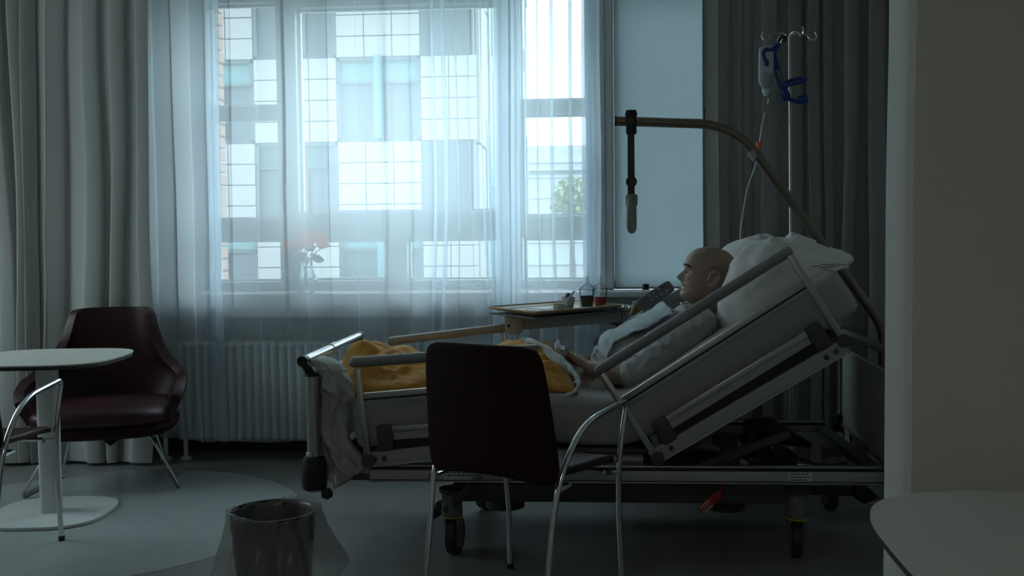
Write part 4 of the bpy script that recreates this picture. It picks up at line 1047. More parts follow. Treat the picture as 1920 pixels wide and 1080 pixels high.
# --- short grey stubble, brows, eyes
HAIR = mat('grey_stubble', (0.25, 0.19, 0.16), 0.85, var=0.3, vscale=60, bump=0.4, bscale=500, col2=(0.31, 0.22, 0.18))
hf = head_fn(exp=0.0016)
BROW = mat('dark_brow_hair', (.06, .045, .038), .8)
def hairfn(u, v):
    a = lerp(.235, .765, u)              # from one temple round the back to the other
    lo = -.055+.050*min(1, abs(u-.5)/.5)**1.3; hi = .088-.045*(abs(u-.5)/.5)**2
    z = lerp(lo, hi, v); return hf(a, (z+.105)/.223)
b = MB(); b.grid(hairfn, 60, 26); b.build('hair', HAIR, man, angle=180)
for s in (-1, 1):
    b = MB(); b.tube(catmull([hp(.096, s*.012, .031), hp(.0965, s*.026, .036), hp(.088, s*.044, .034), hp(.079, s*.052, .027)], 4), [.0016]+[.0034]*10+[.0025, .0012], 8, flat=.7)
    b.build('eyebrow', BROW, man)
    b = MB(); b.tube(catmull([hp(.0875, s*.020, .0085), hp(.0885, s*.031, .0065), hp(.080, s*.044, .0085)], 4), .0022, 6); b.build('eyelashes', BROW, man)
# --- gown
GOWN = mat('speckled_gown_cloth', (0.56, 0.57, 0.55), 0.85, bump=0.08, bscale=160)
gn = GOWN.node_tree; tcx = gn.nodes.new('ShaderNodeTexCoord'); sxyz = gn.nodes.new('ShaderNodeSeparateXYZ'); gn.links.new(tcx.outputs['Object'], sxyz.inputs[0])
def mth(op, a_, b_=None):
    m_ = gn.nodes.new('ShaderNodeMath'); m_.operation = op
    for i, s_ in enumerate((a_, b_)):
        if s_ is None: continue
        if isinstance(s_, (int, float)): m_.inputs[i].default_value = s_
        else: gn.links.new(s_, m_.inputs[i])
    return m_.outputs[0]
su = mth('SINE', mth('MULTIPLY', mth('ADD', sxyz.outputs['X'], mth('MULTIPLY', sxyz.outputs['Z'], .75)), 2*PI*74)); sv = mth('SINE', mth('MULTIPLY', mth('SUBTRACT', mth('ADD', sxyz.outputs['Z'], mth('MULTIPLY', sxyz.outputs['Y'], .5)), mth('MULTIPLY', sxyz.outputs['X'], .75)), 2*PI*74))
dots = mth('GREATER_THAN', mth('MULTIPLY', mth('ADD', su, 1.0), mth('ADD', sv, 1.0)), 1.75)
mxg = gn.nodes.new('ShaderNodeMix'); mxg.data_type = 'RGBA'; mxg.inputs[6].default_value = (.52, .54, .53, 1); mxg.inputs[7].default_value = (.34, .35, .36, 1)
gn.links.new(dots, mxg.inputs[0]); gn.links.new(mxg.outputs[2], gn.nodes['Principled BSDF'].inputs['Base Color'])
g = MB(); Ry = Matrix.Rotation(R(-38), 3, 'Y')
for (c, r) in ((PEL+Vector((0, 0, -.012)), (.16, .195, .085)), (BEL, (.155, .185, .118)), (CHS, (.165, .19, .113)), (Vector((SH_N.x-.035, 4.215, SH_N.z-.035)), (.11, .185, .083))): g.ball(c, r, 28, 18, Ry)
g.ball(PEL+Vector((-.10, 0, -.05)), (.17, .235, .06), 28, 14)
for (sh, el) in ((SH_N, ELB), (SH_F, ELF)):
    e2 = sh.lerp(el, .93); chain(g, [sh+Vector((0, 0, .004)), sh.lerp(el, .5), e2], [.074, .066, .066])
chain(g, [SH_N+Vector((.0, .02, .0)), NB+Vector((0, 0, -.012)), SH_F-Vector((0, .02, 0))], [.072, .062, .072])
def gown_disp(co, n_):
    q = co*9; f = .020*(ridge(Vector((co.x*9+co.z*6, co.y*7, co.z*5-co.x*6)), 2)-.86)+.010*(ridge(q*2.0+Vector((4, 4, 4)), 3)-.82)
    return co+n_*f
remesh_obj(g, 0.007, 3, 'gown', GOWN, man, gown_disp)
b = MB(); b.torus(NB+Vector((-.006, 0, .028)), .064, .006, axis=(hp(0, 0, 0)-NB), n=30, m=8); b.build('gown_collar', LINING, man)
# --- pale towel over chest and belly
TOWEL = mat('pale_blue_towel', (0.50, 0.57, 0.61), 0.9, var=0.04, bump=0.15, bscale=90, sheen=0.2)
def towel(u, v):
    # u from lap to collar, v from the near flank over the chest to the far flank
    p = BEL.lerp(SH_N*0+Vector((SH_N.x-.055, 4.22, SH_N.z-.005)), u*1.0)+Vector((-.045, 0, -.03))*(1-u)
    a = lerp(-.60-.45*max(0, 1-u*3), 1.25, v)+.15*fbm(Vector((u*2.5, 0, 3)), 2)-(.35*u if v < .5 else 0)
    rad = lerp(.120, .116, u)*(1-.30*max(0, (.16-u)/.16)**2); nrm = Vector((-math.sin(R(38)), 0, math.cos(R(38))))
    k = 1+.10*math.exp(-((u-.18)/.16)**2)
    q = Vector((u*4, v*3, 1)); f = .010*(ridge(q*1.6, 3)-.7)
    return p+Vector((0, math.sin(a)*(.205), 0))+nrm*(math.cos(a)*(rad+f)*k)+Vector((.012*fbm(Vector((v*5, u*5, 3)), 2), 0, 0))
b = MB(); b.grid(towel, 60, 50); o = b.build('towel', TOWEL, angle=180); tag(o, 'pale blue towel spread over the chest of the man in bed', 'towel')
md = o.modifiers.new('thickness', 'SOLIDIFY'); md.thickness = .005; md.offset = 1
# tissue held in the near hand
def tissue(u, v):
    c = at(1056, 655, 4.13); q = Vector((u*3, v*3, 5))
    return c+Vector((-.035+.09*u, -.04+.09*v, .018*math.sin(3*u+2*v)+.03*fbm(q, 3)-.03*u))
b = MB(); b.grid(tissue, 24, 24); tag(b.build('tissue', mat('white_tissue', (.7, .72, .72), .9), angle=180), 'crumpled white tissue held in the hand of the man', 'tissue')
# ================================================================= LIFTING POLE, DRIP STAND
def atz(px, py, z):
    d = CF + CR*((px-960)/FPX) - CU*((py-540)/FPX)
    return CAM + d*((z-EYE)/d.z)
POLEM = mat('bronze_steel', (0.22, 0.19, 0.15), 0.32, 0.9, var=0.05)
YP = 4.16
lp = thing('lifting_pole', 'bent steel lifting pole rising from the bed head over the man', 'pole', at(1655, 740, YP))
pts = [at(*p, YP) for p in ((1656, 745), (1656, 618), (1636, 584), (1398, 262), (1340, 233), (1155, 227))]
b = MB(); b.tube(fillet(pts, [0, .06, .06, .13, .13, 0], 8), .0195, 18); b.build('pole', POLEM, lp)
b = MB(); e = pts[-1]; b.cyl(e+Vector((-.006, 0, 0)), e+Vector((.002, 0, 0)), .021, n=18); b.build('end_cap', BLACKP, lp)
b = MB(); c = at(1320, 226, YP); b.cyl(c, c+Vector((0, 0, .048)), .003, n=8); b.build('stop_pin', BLACKP, lp)
b = MB(); c = at(1656, 735, YP); b.cyl(c+Vector((0, 0, -.05)), c+Vector((0, 0, .03)), .026, n=18); b.build('socket', DARKG, lp)
b = MB(); q = at(1408, 283, YP); r_ = at(1418, 296, YP); b.tube([q, r_], .0202, 18); b.build('sticker_band', mat('grey_band', (.4, .38, .34), .5), lp)
STRAP = mat('dark_webbing', (0.075, 0.07, 0.06), 0.8, bump=.2, bscale=300)
x0 = at(1183, 228, YP); th_ = thing('grab_handle', 'grey grab handle on a dark strap hanging from the lifting pole', 'handle', x0)
zt = x0.z
b = MB()
loop = [x0+Vector((0, .0255*math.sin(a), .0245*math.cos(a))) for a in [R(150-k*20) for k in range(16)]]
b.tube(loop, .013, 10, flat=.25, up=(1, 0, 0))
zb_ = at(1182, 372, YP).z
b.box((x0.x-.001, YP-.020, (zt+zb_)/2-.01), (.028, .004, zt-zb_-.02)); b.box((x0.x-.001, YP-.011, (zt+zb_)/2-.01), (.028, .003, zt-zb_-.03)); b.build('strap', STRAP, th_)
b = MB(); b.box((x0.x, YP-.016, zt-.004), (.044, .02, .10), bev=.006); b.box((x0.x, YP-.014, zt+.028), (.05, .018, .016), bev=.004); b.build('clip', BLACKP, th_)
zk = at(1182, 341, YP).z; b = MB(); b.torus((x0.x, YP-.016, zk), .019, .004, axis=(0, 1, 0), n=24); b.box((x0.x, YP-.016, zk), (.046, .006, .005)); b.build('buckle', BLACKP, th_)
zg0, zg1 = at(1182, 366, YP).z, at(1182, 437, YP).z
ax = Vector((.22, 1, 0)).normalized(); b = MB(); L_ = zg0-zg1
lp_pts = [(0, 1), (.5, .78), (.62, .4), (.60, .12), (.35, 0), (-.35, 0), (-.60, .12), (-.62, .4), (-.5, .78)]
lp3 = catmull([Vector((x0.x, YP-.016, zg1+.012))+ax*(u*.085)+Vector((0, 0, v*(L_-.02))) for u, v in lp_pts], 5, closed=True)
b.tube(lp3, .0125, 12, closed=True); b.box((x0.x, YP-.016, zg0-.022), (.05, .03, .05), bev=.008)
b.build('grip', mat('grey_rubber_grip', (.30, .30, .29), .5), th_)

iv = thing('drip_stand', 'thin steel drip stand with four hooks behind the bed', 'stand', (1.045, 5.0, 0))
b = MB(); b.cyl((1.045, 5.0, .10), (1.040, 5.0, 1.0), .0105, n=14); b.cyl((1.040, 5.0, 1.0), (1.03, 5.0, 2.235), .0075, n=12); b.cyl((1.040, 5.0, .98), (1.040, 5.0, 1.03), .016, n=14); b.build('pole', ALU, iv)
for k in range(5):
    a = 2*PI*k/5+.3; e = Vector((1.045+.26*math.cos(a), 5.0+.26*math.sin(a), .075))
    b = MB(); b.tube([(1.045, 5.0, .12), e], .014, 10); lg = b.build('leg', CHROME, iv)
    b = MB(); t = Vector((-math.sin(a), math.cos(a), 0)); b.tube([e+Vector((0, 0, -.045))-t*.012, e+Vector((0, 0, -.045))+t*.012], .03, 16); b.cyl(e, e+Vector((0, 0, -.03)), .01, n=8); b.build('castor', BLACKP, lg)
top = Vector((1.03, 5.0, 2.235))
def hook(dx, dy, L):
    d = Vector((dx, dy, 0)).normalized(); up = Vector((0, 0, 1)); c = top+d*L
    pts = [top, top+d*L*.35+up*.012, c-d*.02+up*.002, c+up*-.018, c+d*.018+up*-.022, c+d*.032+up*-.004, c+d*.024+up*.018]
    b = MB(); b.tube(catmull(pts, 6), .0035, 8); b.build('hook', CHROME, iv)
hook(-1, -.1, .105); hook(1, .1, .10); hook(.35, -1, .09); hook(-.3, 1, .09)
# infusion bottle, drip chamber and line
YI = 4.985
CLEARP = clear_mat('clear_plastic', (.86, .9, .92), .25, tint=.42, rough=.15)
CLEARL = clear_mat('clear_lid', (.93, .95, .97), .14, tint=.12, rough=.1)
CLEARG = clear_mat('clear_glass', (.93, .95, .95), .12, tint=.03)
ib = thing('infusion_bottle', 'half full clear infusion bottle hanging upside down from drip stand', 'bottle', at(1437, 88, YI))
def ovals(rows_, y, n=24, depth=.62):
    b = MB(); rings = []
    for (px0, px1, py) in rows_:
        L_, R_ = at(px0, py, y), at(px1, py, y); c = (L_+R_)/2; hw = (R_-L_).length/2
        rings.append([b.bm.verts.new(c+Vector((hw*math.copysign(abs(math.cos(2*PI*k/n))**.7, math.cos(2*PI*k/n)), depth*hw*math.copysign(abs(math.sin(2*PI*k/n))**.7, math.sin(2*PI*k/n)), 0))) for k in range(n)])
    for A_, B_ in zip(rings, rings[1:]):
        for k in range(n): b.bm.faces.new((A_[k], A_[(k+1) % n], B_[(k+1) % n], B_[k]))
    b.bm.faces.new(rings[0]); b.bm.faces.new(rings[-1][::-1]); return b
ovals([(1430, 1444, 86), (1424, 1450, 89), (1423, 1451, 94), (1422, 1450, 150), (1424, 1449, 158), (1430, 1443, 165), (1431, 1442, 168)], YI).build('bottle_wall', CLEARP, ib)
ovals([(1424, 1449, 140), (1424, 1449, 152), (1427, 1447, 159), (1432, 1441, 165)], YI).build('fluid', clear_mat('saline', (.75, .82, .86), .3, tint=.25), ib)
ovals([(1429, 1444, 167), (1430, 1443, 174), (1433, 1440, 176), (1433, 1440, 180)], YI, depth=1).build('cap', mat('pale_cap', (.6, .62, .62), .5), ib)
b = MB(); b.torus(at(1438, 83, YI), .009, .003, axis=(0, 1, 0), n=16); b.build('hanging_eye', CLEARP, ib)
b = MB(); b.box(at(1437, 120, YI)+Vector((0, -.047, 0)), (.05, .001, .10)); b.build('bottle_label', mat('pale_label', (.45, .5, .52), .6), ib)
il = thing('infusion_line', 'clear drip tubing with chamber and orange roller clamp below the infusion bottle', 'tube', at(1436, 182, YI))
ovals([(1433, 1440, 181), (1431, 1441, 184), (1429, 1439, 205), (1431, 1437, 211), (1432, 1436, 214)], YI, depth=1).build('drip_chamber', CLEARG, il)
TUBEM = mat('white_tubing', (.58, .60, .60), .4)
b = MB(); b.tube(catmull([at(*p) for p in ((1434, 212, 4.98), (1429, 235, 4.96), (1425, 262, 4.93), (1421, 285, 4.9), (1416, 312, 4.85), (1402, 352, 4.78), (1394, 395, 4.70), (1388, 440, 4.62), (1392, 470, 4.60))], 8), .0032, 8); b.build('tubing', TUBEM, il)
b = MB(); c = at(1423, 273, 4.92); b.box(c, (.026, .016, .036), bev=.005); b.box(c+Vector((.003, -.009, .006)), (.012, .01, .02), bev=.003); b.build('roller_clamp', mat('orange_clamp', (.75, .16, .04), .45), il)
# dark blue bottle holder
BLUE = mat('dark_blue_plastic', (0.02, 0.042, 0.22), 0.4, var=.1)
YH = 4.94; h_ = lambda x, y: at(x, y, YH)
bh = thing('bottle_holder', 'dark blue plastic holder with a hook and ring hanging from the drip stand', 'holder', h_(1465, 80))
b = MB(); b.tube(catmull([h_(1459, 79), h_(1463, 73), h_(1470, 68), h_(1473, 74), h_(1469, 78)], 6), .006, 10); b.build('top_hook', BLACKP, bh)
b = MB(); b.prism([h_(1456, 79), h_(1466, 82), h_(1456, 94), (h_(1455, 104)), h_(1465, 140), h_(1473, 168), h_(1466, 168), h_(1458, 130), h_(1449, 127), h_(1446, 104), h_(1441, 95), h_(1449, 90)], (0, .012, 0), bev=.003)
b.beam(h_(1452, 130), h_(1464, 166), .012, .010, up=(0, 1, 0)); b.beam(h_(1468, 164), h_(1478, 184), .02, .03, up=(0, 1, 0), bev=.004); b.build('stem', BLUE, bh)
b = MB(); b.tube(catmull([h_(1446, 94), h_(1437, 93), h_(1431, 100), h_(1433, 110), h_(1438, 117), h_(1436, 124)], 6), .010, 10); b.build('side_hook', BLUE, bh)
b = MB(); c = h_(1490, 153); ax_ = (h_(1510, 148)-h_(1470, 159)); uu = ax_.normalized(); vv = Vector((0, .8, .45))
b.tube([c+uu*(ax_.length/2*math.cos(a))+vv*(.028*math.sin(a)) for a in [2*PI*k/28 for k in range(28)]], .009, 8, closed=True); b.build('ring', BLUE, bh)
b = MB(); b.tube(catmull([h_(1470, 176), h_(1475, 184), h_(1486, 188), h_(1497, 192)], 5), .010, 10); b.tube([h_(1495, 189), h_(1513, 184)], [.020, .022], 16); b.tube(catmull([h_(1472, 176), h_(1465, 180), h_(1468, 187), h_(1478, 186)], 4), .006, 8); b.build('cup_foot', BLUE, bh)
b = MB(); b.beam(h_(1455, 131)+Vector((0, -.001, 0)), h_(1464, 163)+Vector((0, -.001, 0)), .004, .030, up=(0, 1, 0)); b.build('pale_insert', mat('grey_insert', (.16, .17, .18), .5), bh)

# ================================================================= BEDSIDE CABINET WITH SWING-OUT TABLE
ZTB = 0.925
A_, B_, C_ = atz(1003, 590, ZTB), atz(918, 579.5, ZTB), atz(1182, 575, ZTB)
ux = (C_-A_).normalized(); D_ = B_+(C_-A_)
uy = (B_-A_).normalized()
cab = thing('bedside_cabinet', 'grey bedside cabinet with a swing-out table reaching over the bed', 'cabinet', (.46, 5.2, 0))
CABM = mat('cabinet_grey', (.36, .375, .37), .45, var=.03); TANM = mat('beech_edge', (.40, .29, .16), .5, var=.1)
b = MB(); b.box((.48, 5.2, .40), (.46, .42, .64), bev=.008); cb = b.build('body', CABM, cab)
b = MB(); b.box((.48, 5.2, .735), (.50, .46, .03), bev=.006); b.build('cabinet_top', mat('cabinet_top_laminate', (.5, .52, .51), .35), cab)
for z, h in ((.60, .15), (.30, .40)):
    b = MB(); b.box((.48, 4.983, z), (.43, .018, h), bev=.004); dr = b.build('drawer' if h < .2 else 'door', CABM, cab)
    b = MB(); b.tube([(.40, 4.962, z+h*.3), (.56, 4.962, z+h*.3)], .006, 8); b.build('handle', CHROME, dr)
for dx in (-.19, .19):
    for dy in (-.17, .17):
        b = MB(); b.tube([(.48+dx-.012, 5.2+dy, .036), (.48+dx+.012, 5.2+dy, .036)], .035, 16); b.cyl((.48+dx, 5.2+dy, .04), (.48+dx, 5.2+dy, .085), .012, n=10); b.build('castor', BLACKP, cab)
for (x, y, z) in ((.235, 4.98, .765), (.20, 4.99, .715)):
    b = MB(); b.tube([(x, y, z-.03), (x, y, z)], .008, 10); b.box((x, y, z+.006), (.05, .03, .010), bev=.003); b.build('towel_knob', CHROME, cab)
m_ = ux*1.0
def tpt(s, t, z): return A_+ux*s+uy*t+Vector((0, 0, z-ZTB))
LU, LV = (C_-A_).length, (B_-A_).length
b = MB(); b.prism([tpt(-.0, 0, ZTB-.024), tpt(LU, 0, ZTB-.024), tpt(LU, LV, ZTB-.024), tpt(0, LV, ZTB-.024)], (0, 0, .010), bev=.002); b.build('table_leaf', mat('leaf_grey', (.09, .09, .09), .4), cab)
q0, q1 = at(982, 605, 4.62), at(1168, 591, 4.86)
b = MB(); b.beam(q0, q1, .05, .062, bev=.004); b.build('table_beam', CABM, cab)
b = MB(); k0 = at(945, 589, 4.62); b.prism([at(*p, 4.60) for p in ((945, 590), (983, 592), (983, 617), (975, 628), (953, 626), (947, 617))], (0, .07, 0), bev=.003); bk = b.build('beam_end_bracket', CABM, cab)
b = MB(); c = at(954, 611, 4.60); b.cyl(c, c+Vector((0, -.006, 0)), .007, n=12); b.build('screw', BLACKP, bk)
b = MB(); c = at(1160, 597, 4.86); b.tube([c+Vector((0, 0, -.03)), c+Vector((0, 0, .05))], .035, 18); b.cyl(Vector((c.x, c.y, c.z-.03)), Vector((c.x+.12, c.y+.16, c.z-.03)), .02, n=14); b.tube([Vector((c.x+.12, c.y+.16, .10)), Vector((c.x+.12, c.y+.16, c.z-.01))], .018, 14); b.build('swivel_post', DARKG, cab)
b = MB(); c = at(1152, 602, 4.84); b.ball(c, (.035, .02, .018), 14, 8); b.build('tilt_lever', DARKG, cab)
# tan serving tray
TRAY = mat('tan_tray', (.44, .36, .25), .45, var=.06)
st = thing('serving_tray', 'tan serving tray with raised edge lying on the swing-out table', 'tray', tpt(LU/2, LV/2, ZTB-.02))
S0, S1, T0, T1 = .0, LU*.90, .0, LV
def quad(s0, s1, t0, t1, z): return [tpt(s0, t0, z), tpt(s1, t0, z), tpt(s1, t1, z), tpt(s0, t1, z)]
b = MB(); zt0 = ZTB-.006
b.prism(quad(S0+.03, S1-.03, T0+.03, T1-.03, zt0), (0, 0, .004))
o_, i_ = quad(S0-.005, S1+.005, T0-.005, T1+.005, ZTB+.006), quad(S0+.03, S1-.03, T0+.03, T1-.03, zt0+.002)
for k in range(4):
    b.prism([o_[k], o_[(k+1) % 4], i_[(k+1) % 4], i_[k]], (0, 0, .004))
b.build('tray_base', TRAY, st)
b = MB(); rim_ = fillet([p+Vector((0, 0, .004)) for p in o_], .03, 5, closed=True); b.tube(rim_, .0045, 8, closed=True); b.build('tray_rim', TANM, st)
ZI = zt0+.004
def stand(px, py_base_guess, t):       # a spot on the tray below a given picture column
    best = None
    for k in range(201):
        s_ = S0+(S1-S0)*k/200; p = tpt(s_, t*LV, ZI); q = p-CAM; x_ = 960+FPX*q.dot(CR)/q.dot(CF)
        if best is None or abs(x_-px) < best[0]: best = (abs(x_-px), p)
    return best[1]
WHITEC = mat('white_china', (.62, .64, .63), .3); GREYC = mat('grey_pot', (.42, .46, .50), .4)
c = stand(1050, 575, .16); bw = thing('bowl', 'small pale green round bowl on the tan tray', 'bowl', c)
b = MB(); b.lathe([(0, .001), (.024, 0), (.029, .006), (.033, .034), (.034, .036), (.031, .034), (.026, .008), (0, .006)], c, 28); b.build('bowl_wall', mat('pale_green_bowl', (.42, .47, .45), .4), bw)
c2 = stand(1066, 575, .50); pt = thing('dessert_cup', 'grey plastic dessert cup behind the bowl with chocolate pudding heaped up', 'cup', c2)
b = MB(); b.lathe([(0, .001), (.022, 0), (.025, .004), (.033, .050), (.036, .052), (.031, .050), (.022, .006), (0, .004)], c2, 28); b.build('cup_wall', GREYC, pt)
b = MB(); b.lathe([(0, .010), (.0245, .010), (.031, .044), (.022, .052), (.012, .066), (.004, .072), (0, .073)], c2+Vector((-.008, 0, 0))*0, 20); b.build('pudding', mat('chocolate', (.025, .012, .008), .35), pt)
b = MB(); p = c+Vector((.004, 0, .012)); d = (at(1078, 546, c.y)-at(1062, 567, c.y)).normalized(); b.tube([p, p+d*.05, p+d*.102], [.004, .0035, .0055], 8, flat=.5); b.ball(p-d*.004, (.011, .008, .004), 10, 6)
tag(b.build('spoon', mat('white_plastic', (.75, .76, .77), .35)), 'white plastic spoon leaning in the pale green bowl', 'spoon')
def beaker(px, t, label, liq, lvl):
    c = stand(px, 577, t); o = thing('spouted_beaker', label, 'beaker', c)
    H_ = .088; r0, r1 = .030, .037
    b = MB(); b.lathe([(0, .001), (r0, 0), (r1, H_), (r1+.001, H_+.002), (r1-.002, H_), (r0-.002, .004), (0, .004)], c, 28); b.build('beaker_wall', CLEARG, o)
    rl = lerp(r0, r1, lvl/H_)-.0022; b = MB(); b.lathe([(0, .0045), (r0-.0022, .0045), (rl, lvl), (0, lvl)], c, 28); b.build('drink', liq, o)
    b = MB(); b.lathe([(r1+.002, H_-.006), (r1+.002, H_+.003), (.030, H_+.014), (.013, H_+.024), (.0095, H_+.030), (.007, H_+.062), (.0045, H_+.063), (.0065, H_+.03), (.010, H_+.020)], c+Vector((.003, 0, 0)), 24); b.build('spout_lid', CLEARL, o)
beaker(1100, .35, 'clear spouted beaker of nearly black drink on the tray', mat('dark_drink', (.008, .006, .006), .15), .060)
beaker(1125, .40, 'clear spouted beaker of red drink beside the dark one', mat('red_drink', (.55, .012, .018), .2), .046)
c = stand(1010, 580, .42)
def napkin(u, v):
    return c+ux*(-.075+.15*u)+uy*(-.08+.16*v)+Vector((0, 0, .003+.010*abs(fbm(Vector((u*3, v*3, 2)), 3))))
b = MB(); b.grid(napkin, 20, 20); o = b.build('napkin', mat('white_paper', (.72, .74, .74), .7), angle=180); tag(o, 'crumpled white paper napkin at the left end of the tray', 'napkin')
b = MB(); p = c+ux*.01-uy*.06+Vector((0, 0, .016)); b.beam(p-ux*.09+uy*.05, p+ux*.02-uy*.03, .016, .003, bev=.001); tag(b.build('knife', CHROME), 'table knife lying across the napkin on the tray', 'knife')
# things standing on the cabinet
ZC_ = .75
def bottle(px, y, prof, label, name, cat, m, extra=()):
    c = at(px, 600, y); c.z = ZC_; o = thing(name, label, cat, c)
    b = MB(); b.lathe(prof, c, 24); b.build('glass_wall', m, o)
    for (nm, pr, mm) in extra: b = MB(); b.lathe(pr, c, 20); b.build(nm, mm, o)
AMBER = mat('amber_glass', (.26, .15, .035), .12, spec=.8, trans=.35)
bottle(1192, 5.08, [(0, 0), (.030, 0), (.033, .01), (.033, .11), (.028, .135), (.014, .155), (.013, .17), (0, .17)], 'amber glass bottle with a pale label standing left of the clear bottle', 'amber_bottle', 'bottle', AMBER,
       [('bottle_label', [(.0338, .02), (.0342, .02), (.0342, .055), (.0338, .055)], WHITEC), ('cap', [(0, .168), (.016, .168), (.016, .186), (0, .187)], mat('silver_cap', (.6, .6, .6), .25, .9))])
bottle(1211, 5.18, [(0, 0), (.034, 0), (.036, .01), (.036, .14), (.030, .175), (.015, .225), (.0145, .245), (0, .245)], 'tall clear glass bottle with a black cap on the bedside cabinet', 'clear_bottle', 'bottle', CLEARG, [('cap', [(0, .24), (.0175, .24), (.0175, .268), (0, .27)], BLACKP), ('water', [(0, .004), (.033, .004), (.034, .10), (0, .10)], clear_mat('water', (.8, .86, .86), .3, tint=.1))])
bottle(1220, 5.03, [(0, .002), (.031, 0), (.036, .085), (.037, .087), (.034, .085), (.029, .006), (0, .005)], 'empty drinking glass in front of the clear bottle', 'drinking_glass', 'glass', CLEARG)
JARL = mat('steel_lid', (.6, .6, .58), .2, .9)
for k, (px, y, hz, lab) in enumerate(((1156, 5.16, .155, 'low glass jar with a steel lid nearest the red beaker'), (1173, 5.13, .158, 'glass jar with a steel lid between the low jar and amber bottle'))):
    c = at(px, 600, y); c.z = ZC_; o = thing('glass_jar', lab, 'jar', c)
    if px < 1165: c = Vector((.262, 5.12, ZC_)); 
    b = MB(); b.lathe([(0, 0), (.022, 0), (.024, .008), (.024, hz-.03), (.019, hz-.018), (.018, hz-.01), (0, hz-.01)], c, 20); b.build('jar_wall', CLEARG, o)
    b = MB(); b.lathe([(0, hz-.012), (.021, hz-.012), (.021, hz+.004), (.019, hz+.008), (0, hz+.008)], c, 20); b.build('lid', JARL, o)
c = at(1246, 606, 5.06); o = thing('blue_tub', 'round blue tub with pale lettering on the bedside cabinet', 'tub', (c.x, c.y, ZC_))
b = MB(); m90 = Matrix.Rotation(PI/2, 3, 'X'); cc = Vector((c.x, c.y, ZC_+.046))
b.lathe([(0, -.02), (.044, -.02), (.046, -.015), (.046, .012), (.043, .016), (0, .016)], cc, 28, m90); b.build('tub_wall', mat('bright_blue', (.012, .04, .30), .4), o)
b = MB()
for k in range(5):
    a = R(150-k*30); d = Vector((math.cos(a), 0, math.sin(a))); b.beam(cc+d*.014+Vector((0, -.017, 0)), cc+d*.030+Vector((0, -.017, 0)), .002, .006, up=(0, 1, 0))
b.build('pale_mark', mat('pale_print', (.45, .55, .68), .5), o)
# nurse call handset on the far rail
hs = thing('call_handset', 'grey bed control handset with small round buttons hooked on the far rail', 'handset', at(1228, 555, 4.69))
p0, p1 = at(1197, 576, 4.69), at(1260, 534, 4.69); d = (p1-p0).normalized(); nn = Vector((-d.z, 0, d.x))
oc = (p0+p1)/2
HSM = mat('handset_grey', (.12, .125, .125), .45)
outl = []
for k in range(40):
    a = 2*PI*k/40; outl.append(oc+d*((p1-p0).length/2*math.copysign(abs(math.cos(a))**.35, math.cos(a)))+nn*(.030*math.copysign(abs(math.sin(a))**.35, math.sin(a))))
b = MB(); b.prism([p+Vector((0, -.014, 0)) for p in outl], (0, .026, 0), bev=.004); b.build('case', HSM, hs)
for k, (x, y) in enumerate(((1244, 537), (1234.5, 542), (1225.5, 549), (1217, 554), (1249, 545), (1240, 551), (1222, 562), (1231, 556))):
    c = at(x, y, 4.676); b = MB(); b.tube([c, c+Vector((0, -.004, 0))], [.0062, .005], 14)
    b.build('button', mat('red_button', (.25, .05, .04), .5) if k == 0 else mat('pale_button', (.28, .32, .42), .5), hs)
b = MB(); b.tube(catmull([at(*p) for p in ((1246, 556, 4.70), (1238, 566, 4.70), (1224, 588, 4.74), (1212, 608, 4.78), (1204, 640, 4.80), (1210, 700, 4.80))], 6), .0035, 8); b.build('cable', DARKG, hs)
b = MB(); b.tube(catmull([oc+Vector((0, .012, 0)), oc+Vector((0, .03, .02))-nn*.02, oc+Vector((0, .035, 0))-nn*.045], 5), .006, 8); b.build('hook', DARKG, hs)

# ================================================================= ROSES IN A GLASS JUG ON THE SILL
VX, VY = at(574, 540, 5.73).x, 5.73
JUGM = clear_mat('jug_glass', (.92, .95, .96), .28, tint=.02)
jg = thing('glass_jug', 'clear glass jug of water holding roses on the window sill', 'jug', (VX, VY, ZS))
b = MB(); b.lathe([(0, 0), (.042, 0), (.048, .006), (.062, .05), (.058, .10), (.040, .15), (.038, .175), (.050, .205), (.047, .204), (.035, .174), (.037, .148), (.055, .10), (.059, .05), (.045, .01), (0, .008)], (VX, VY, ZS), 32); b.build('jug_wall', JUGM, jg)
b = MB(); b.lathe([(0, .009), (.044, .011), (.058, .05), (.054, .10), (.046, .125), (0, .125)], (VX, VY, ZS), 28); b.build('water', clear_mat('jug_water', (.88, .93, .95), .2), jg)
b = MB(); b.tube(catmull([(VX+.045, VY-.01, ZS+.19), (VX+.085, VY-.02, ZS+.185), (VX+.095, VY-.02, ZS+.13), (VX+.058, VY-.01, ZS+.085)], 7), .006, 8); b.build('handle', CLEARG, jg)
PETAL = fabric_through('orange_rose_petal', (1.0, .34, .10), 0.0, .66, (1.0, .36, .12)); STEM = mat('green_stem', (.10, .2, .07), .6); LEAFM = mat('rose_leaf', (.05, .14, .06), .5, var=.2)
RX, RZ, RY = lambda px: at(px, 455, VY).x, lambda py: at(575, py, VY).z, VY
names = ['lowest orange rose at the left of the jug', 'orange rose at upper left of the bunch', 'topmost orange rose in the middle of the bunch', 'orange rose in the centre facing the room', 'pale orange rose at upper right of the bunch', 'orange rose at the right above the large leaf']
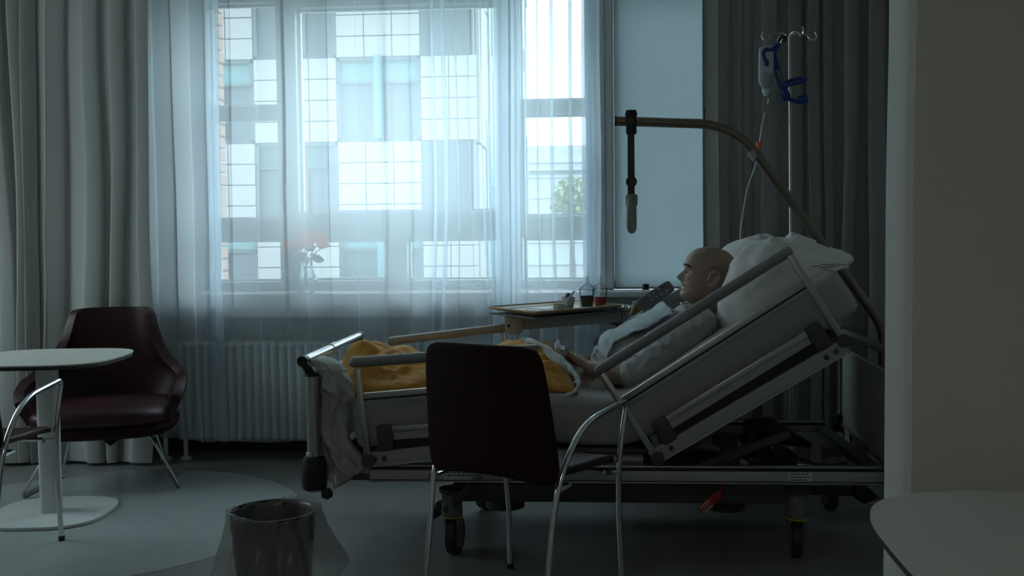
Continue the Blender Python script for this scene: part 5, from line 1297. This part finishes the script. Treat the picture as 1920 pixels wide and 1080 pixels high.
for k, (px, py, dy, rr) in enumerate(((541, 462, -.01, .040), (556, 449, .04, .036), (574, 440, .02, .040), (578, 458, -.05, .046), (598, 446, .03, .036), (605, 459, -.02, .040))):
    rr *= 1.2; c = Vector((RX(px), RY+dy, RZ(py))); rs = thing('rose', names[k], 'flower', (VX, VY, ZS+.02), group='orange roses in the glass jug')
    axis = (c-Vector((VX, VY, ZS+.12))).normalized(); axis = (axis+Vector((0, -.35, .3))).normalized(); u = axis.orthogonal().normalized(); v = axis.cross(u)
    b = MB()
    for layer, (n_, rad, tilt, hh) in enumerate(((3, .42, .15, .95), (6, .95, .75, .85))):
        for j in range(n_):
            a0 = 2*PI*j/n_+layer*.7+k
            def pet(s, t, a0=a0, n_=n_, rad=rad, tilt=tilt, hh=hh):
                aa = a0+(s-.5)*2*PI/n_*1.5; w = math.sin(PI*min(1, .15+t*.85))**.4
                r_ = rr*rad*(.25+.75*t**.7)+rr*.25*tilt*t*t; h2 = rr*hh*(1.25*t-.35*tilt*t*t)*(1-.12*(2*s-1)**2)
                return c+axis*(h2-rr*.5)+(u*math.cos(aa)+v*math.sin(aa))*r_*(.7+.3*w)
            b.grid(pet, 6, 6)
    b.build('bloom', PETAL, rs, angle=180)
    foot = Vector((VX+.02*math.cos(k*2.1), VY+.02*math.sin(k*2.1), ZS+.02)); mid = Vector((VX-.012*math.cos(k*2.1), VY-.012*math.sin(k*2.1), ZS+.17))
    b = MB(); b.tube(catmull([foot, mid, c-axis*rr*.5], 6), .0028, 7); b.build('stem', STEM, rs)
    for j in range(2):
        b = MB(); base = mid.lerp(c, .35+.25*j); dd = Vector((math.cos(k*1.7+j*2.6), -.35, -.35+.3*j)).normalized(); 
        if k == 5 and j == 0: dd = Vector((1, -.2, -.25)).normalized()
        side = dd.cross(Vector((0, 1, .2))).normalized(); L_ = .06+.02*(k == 5)
        def lf(s, t, base=base, dd=dd, side=side, L_=L_): return base+dd*L_*s+side*(t-.5)*L_*.62*math.sin(PI*min(1, .04+s*.96))**.8+Vector((0, -.012*math.sin(PI*s), 0))
        b.grid(lf, 8, 5); b.build('leaf', LEAFM, rs, angle=180)
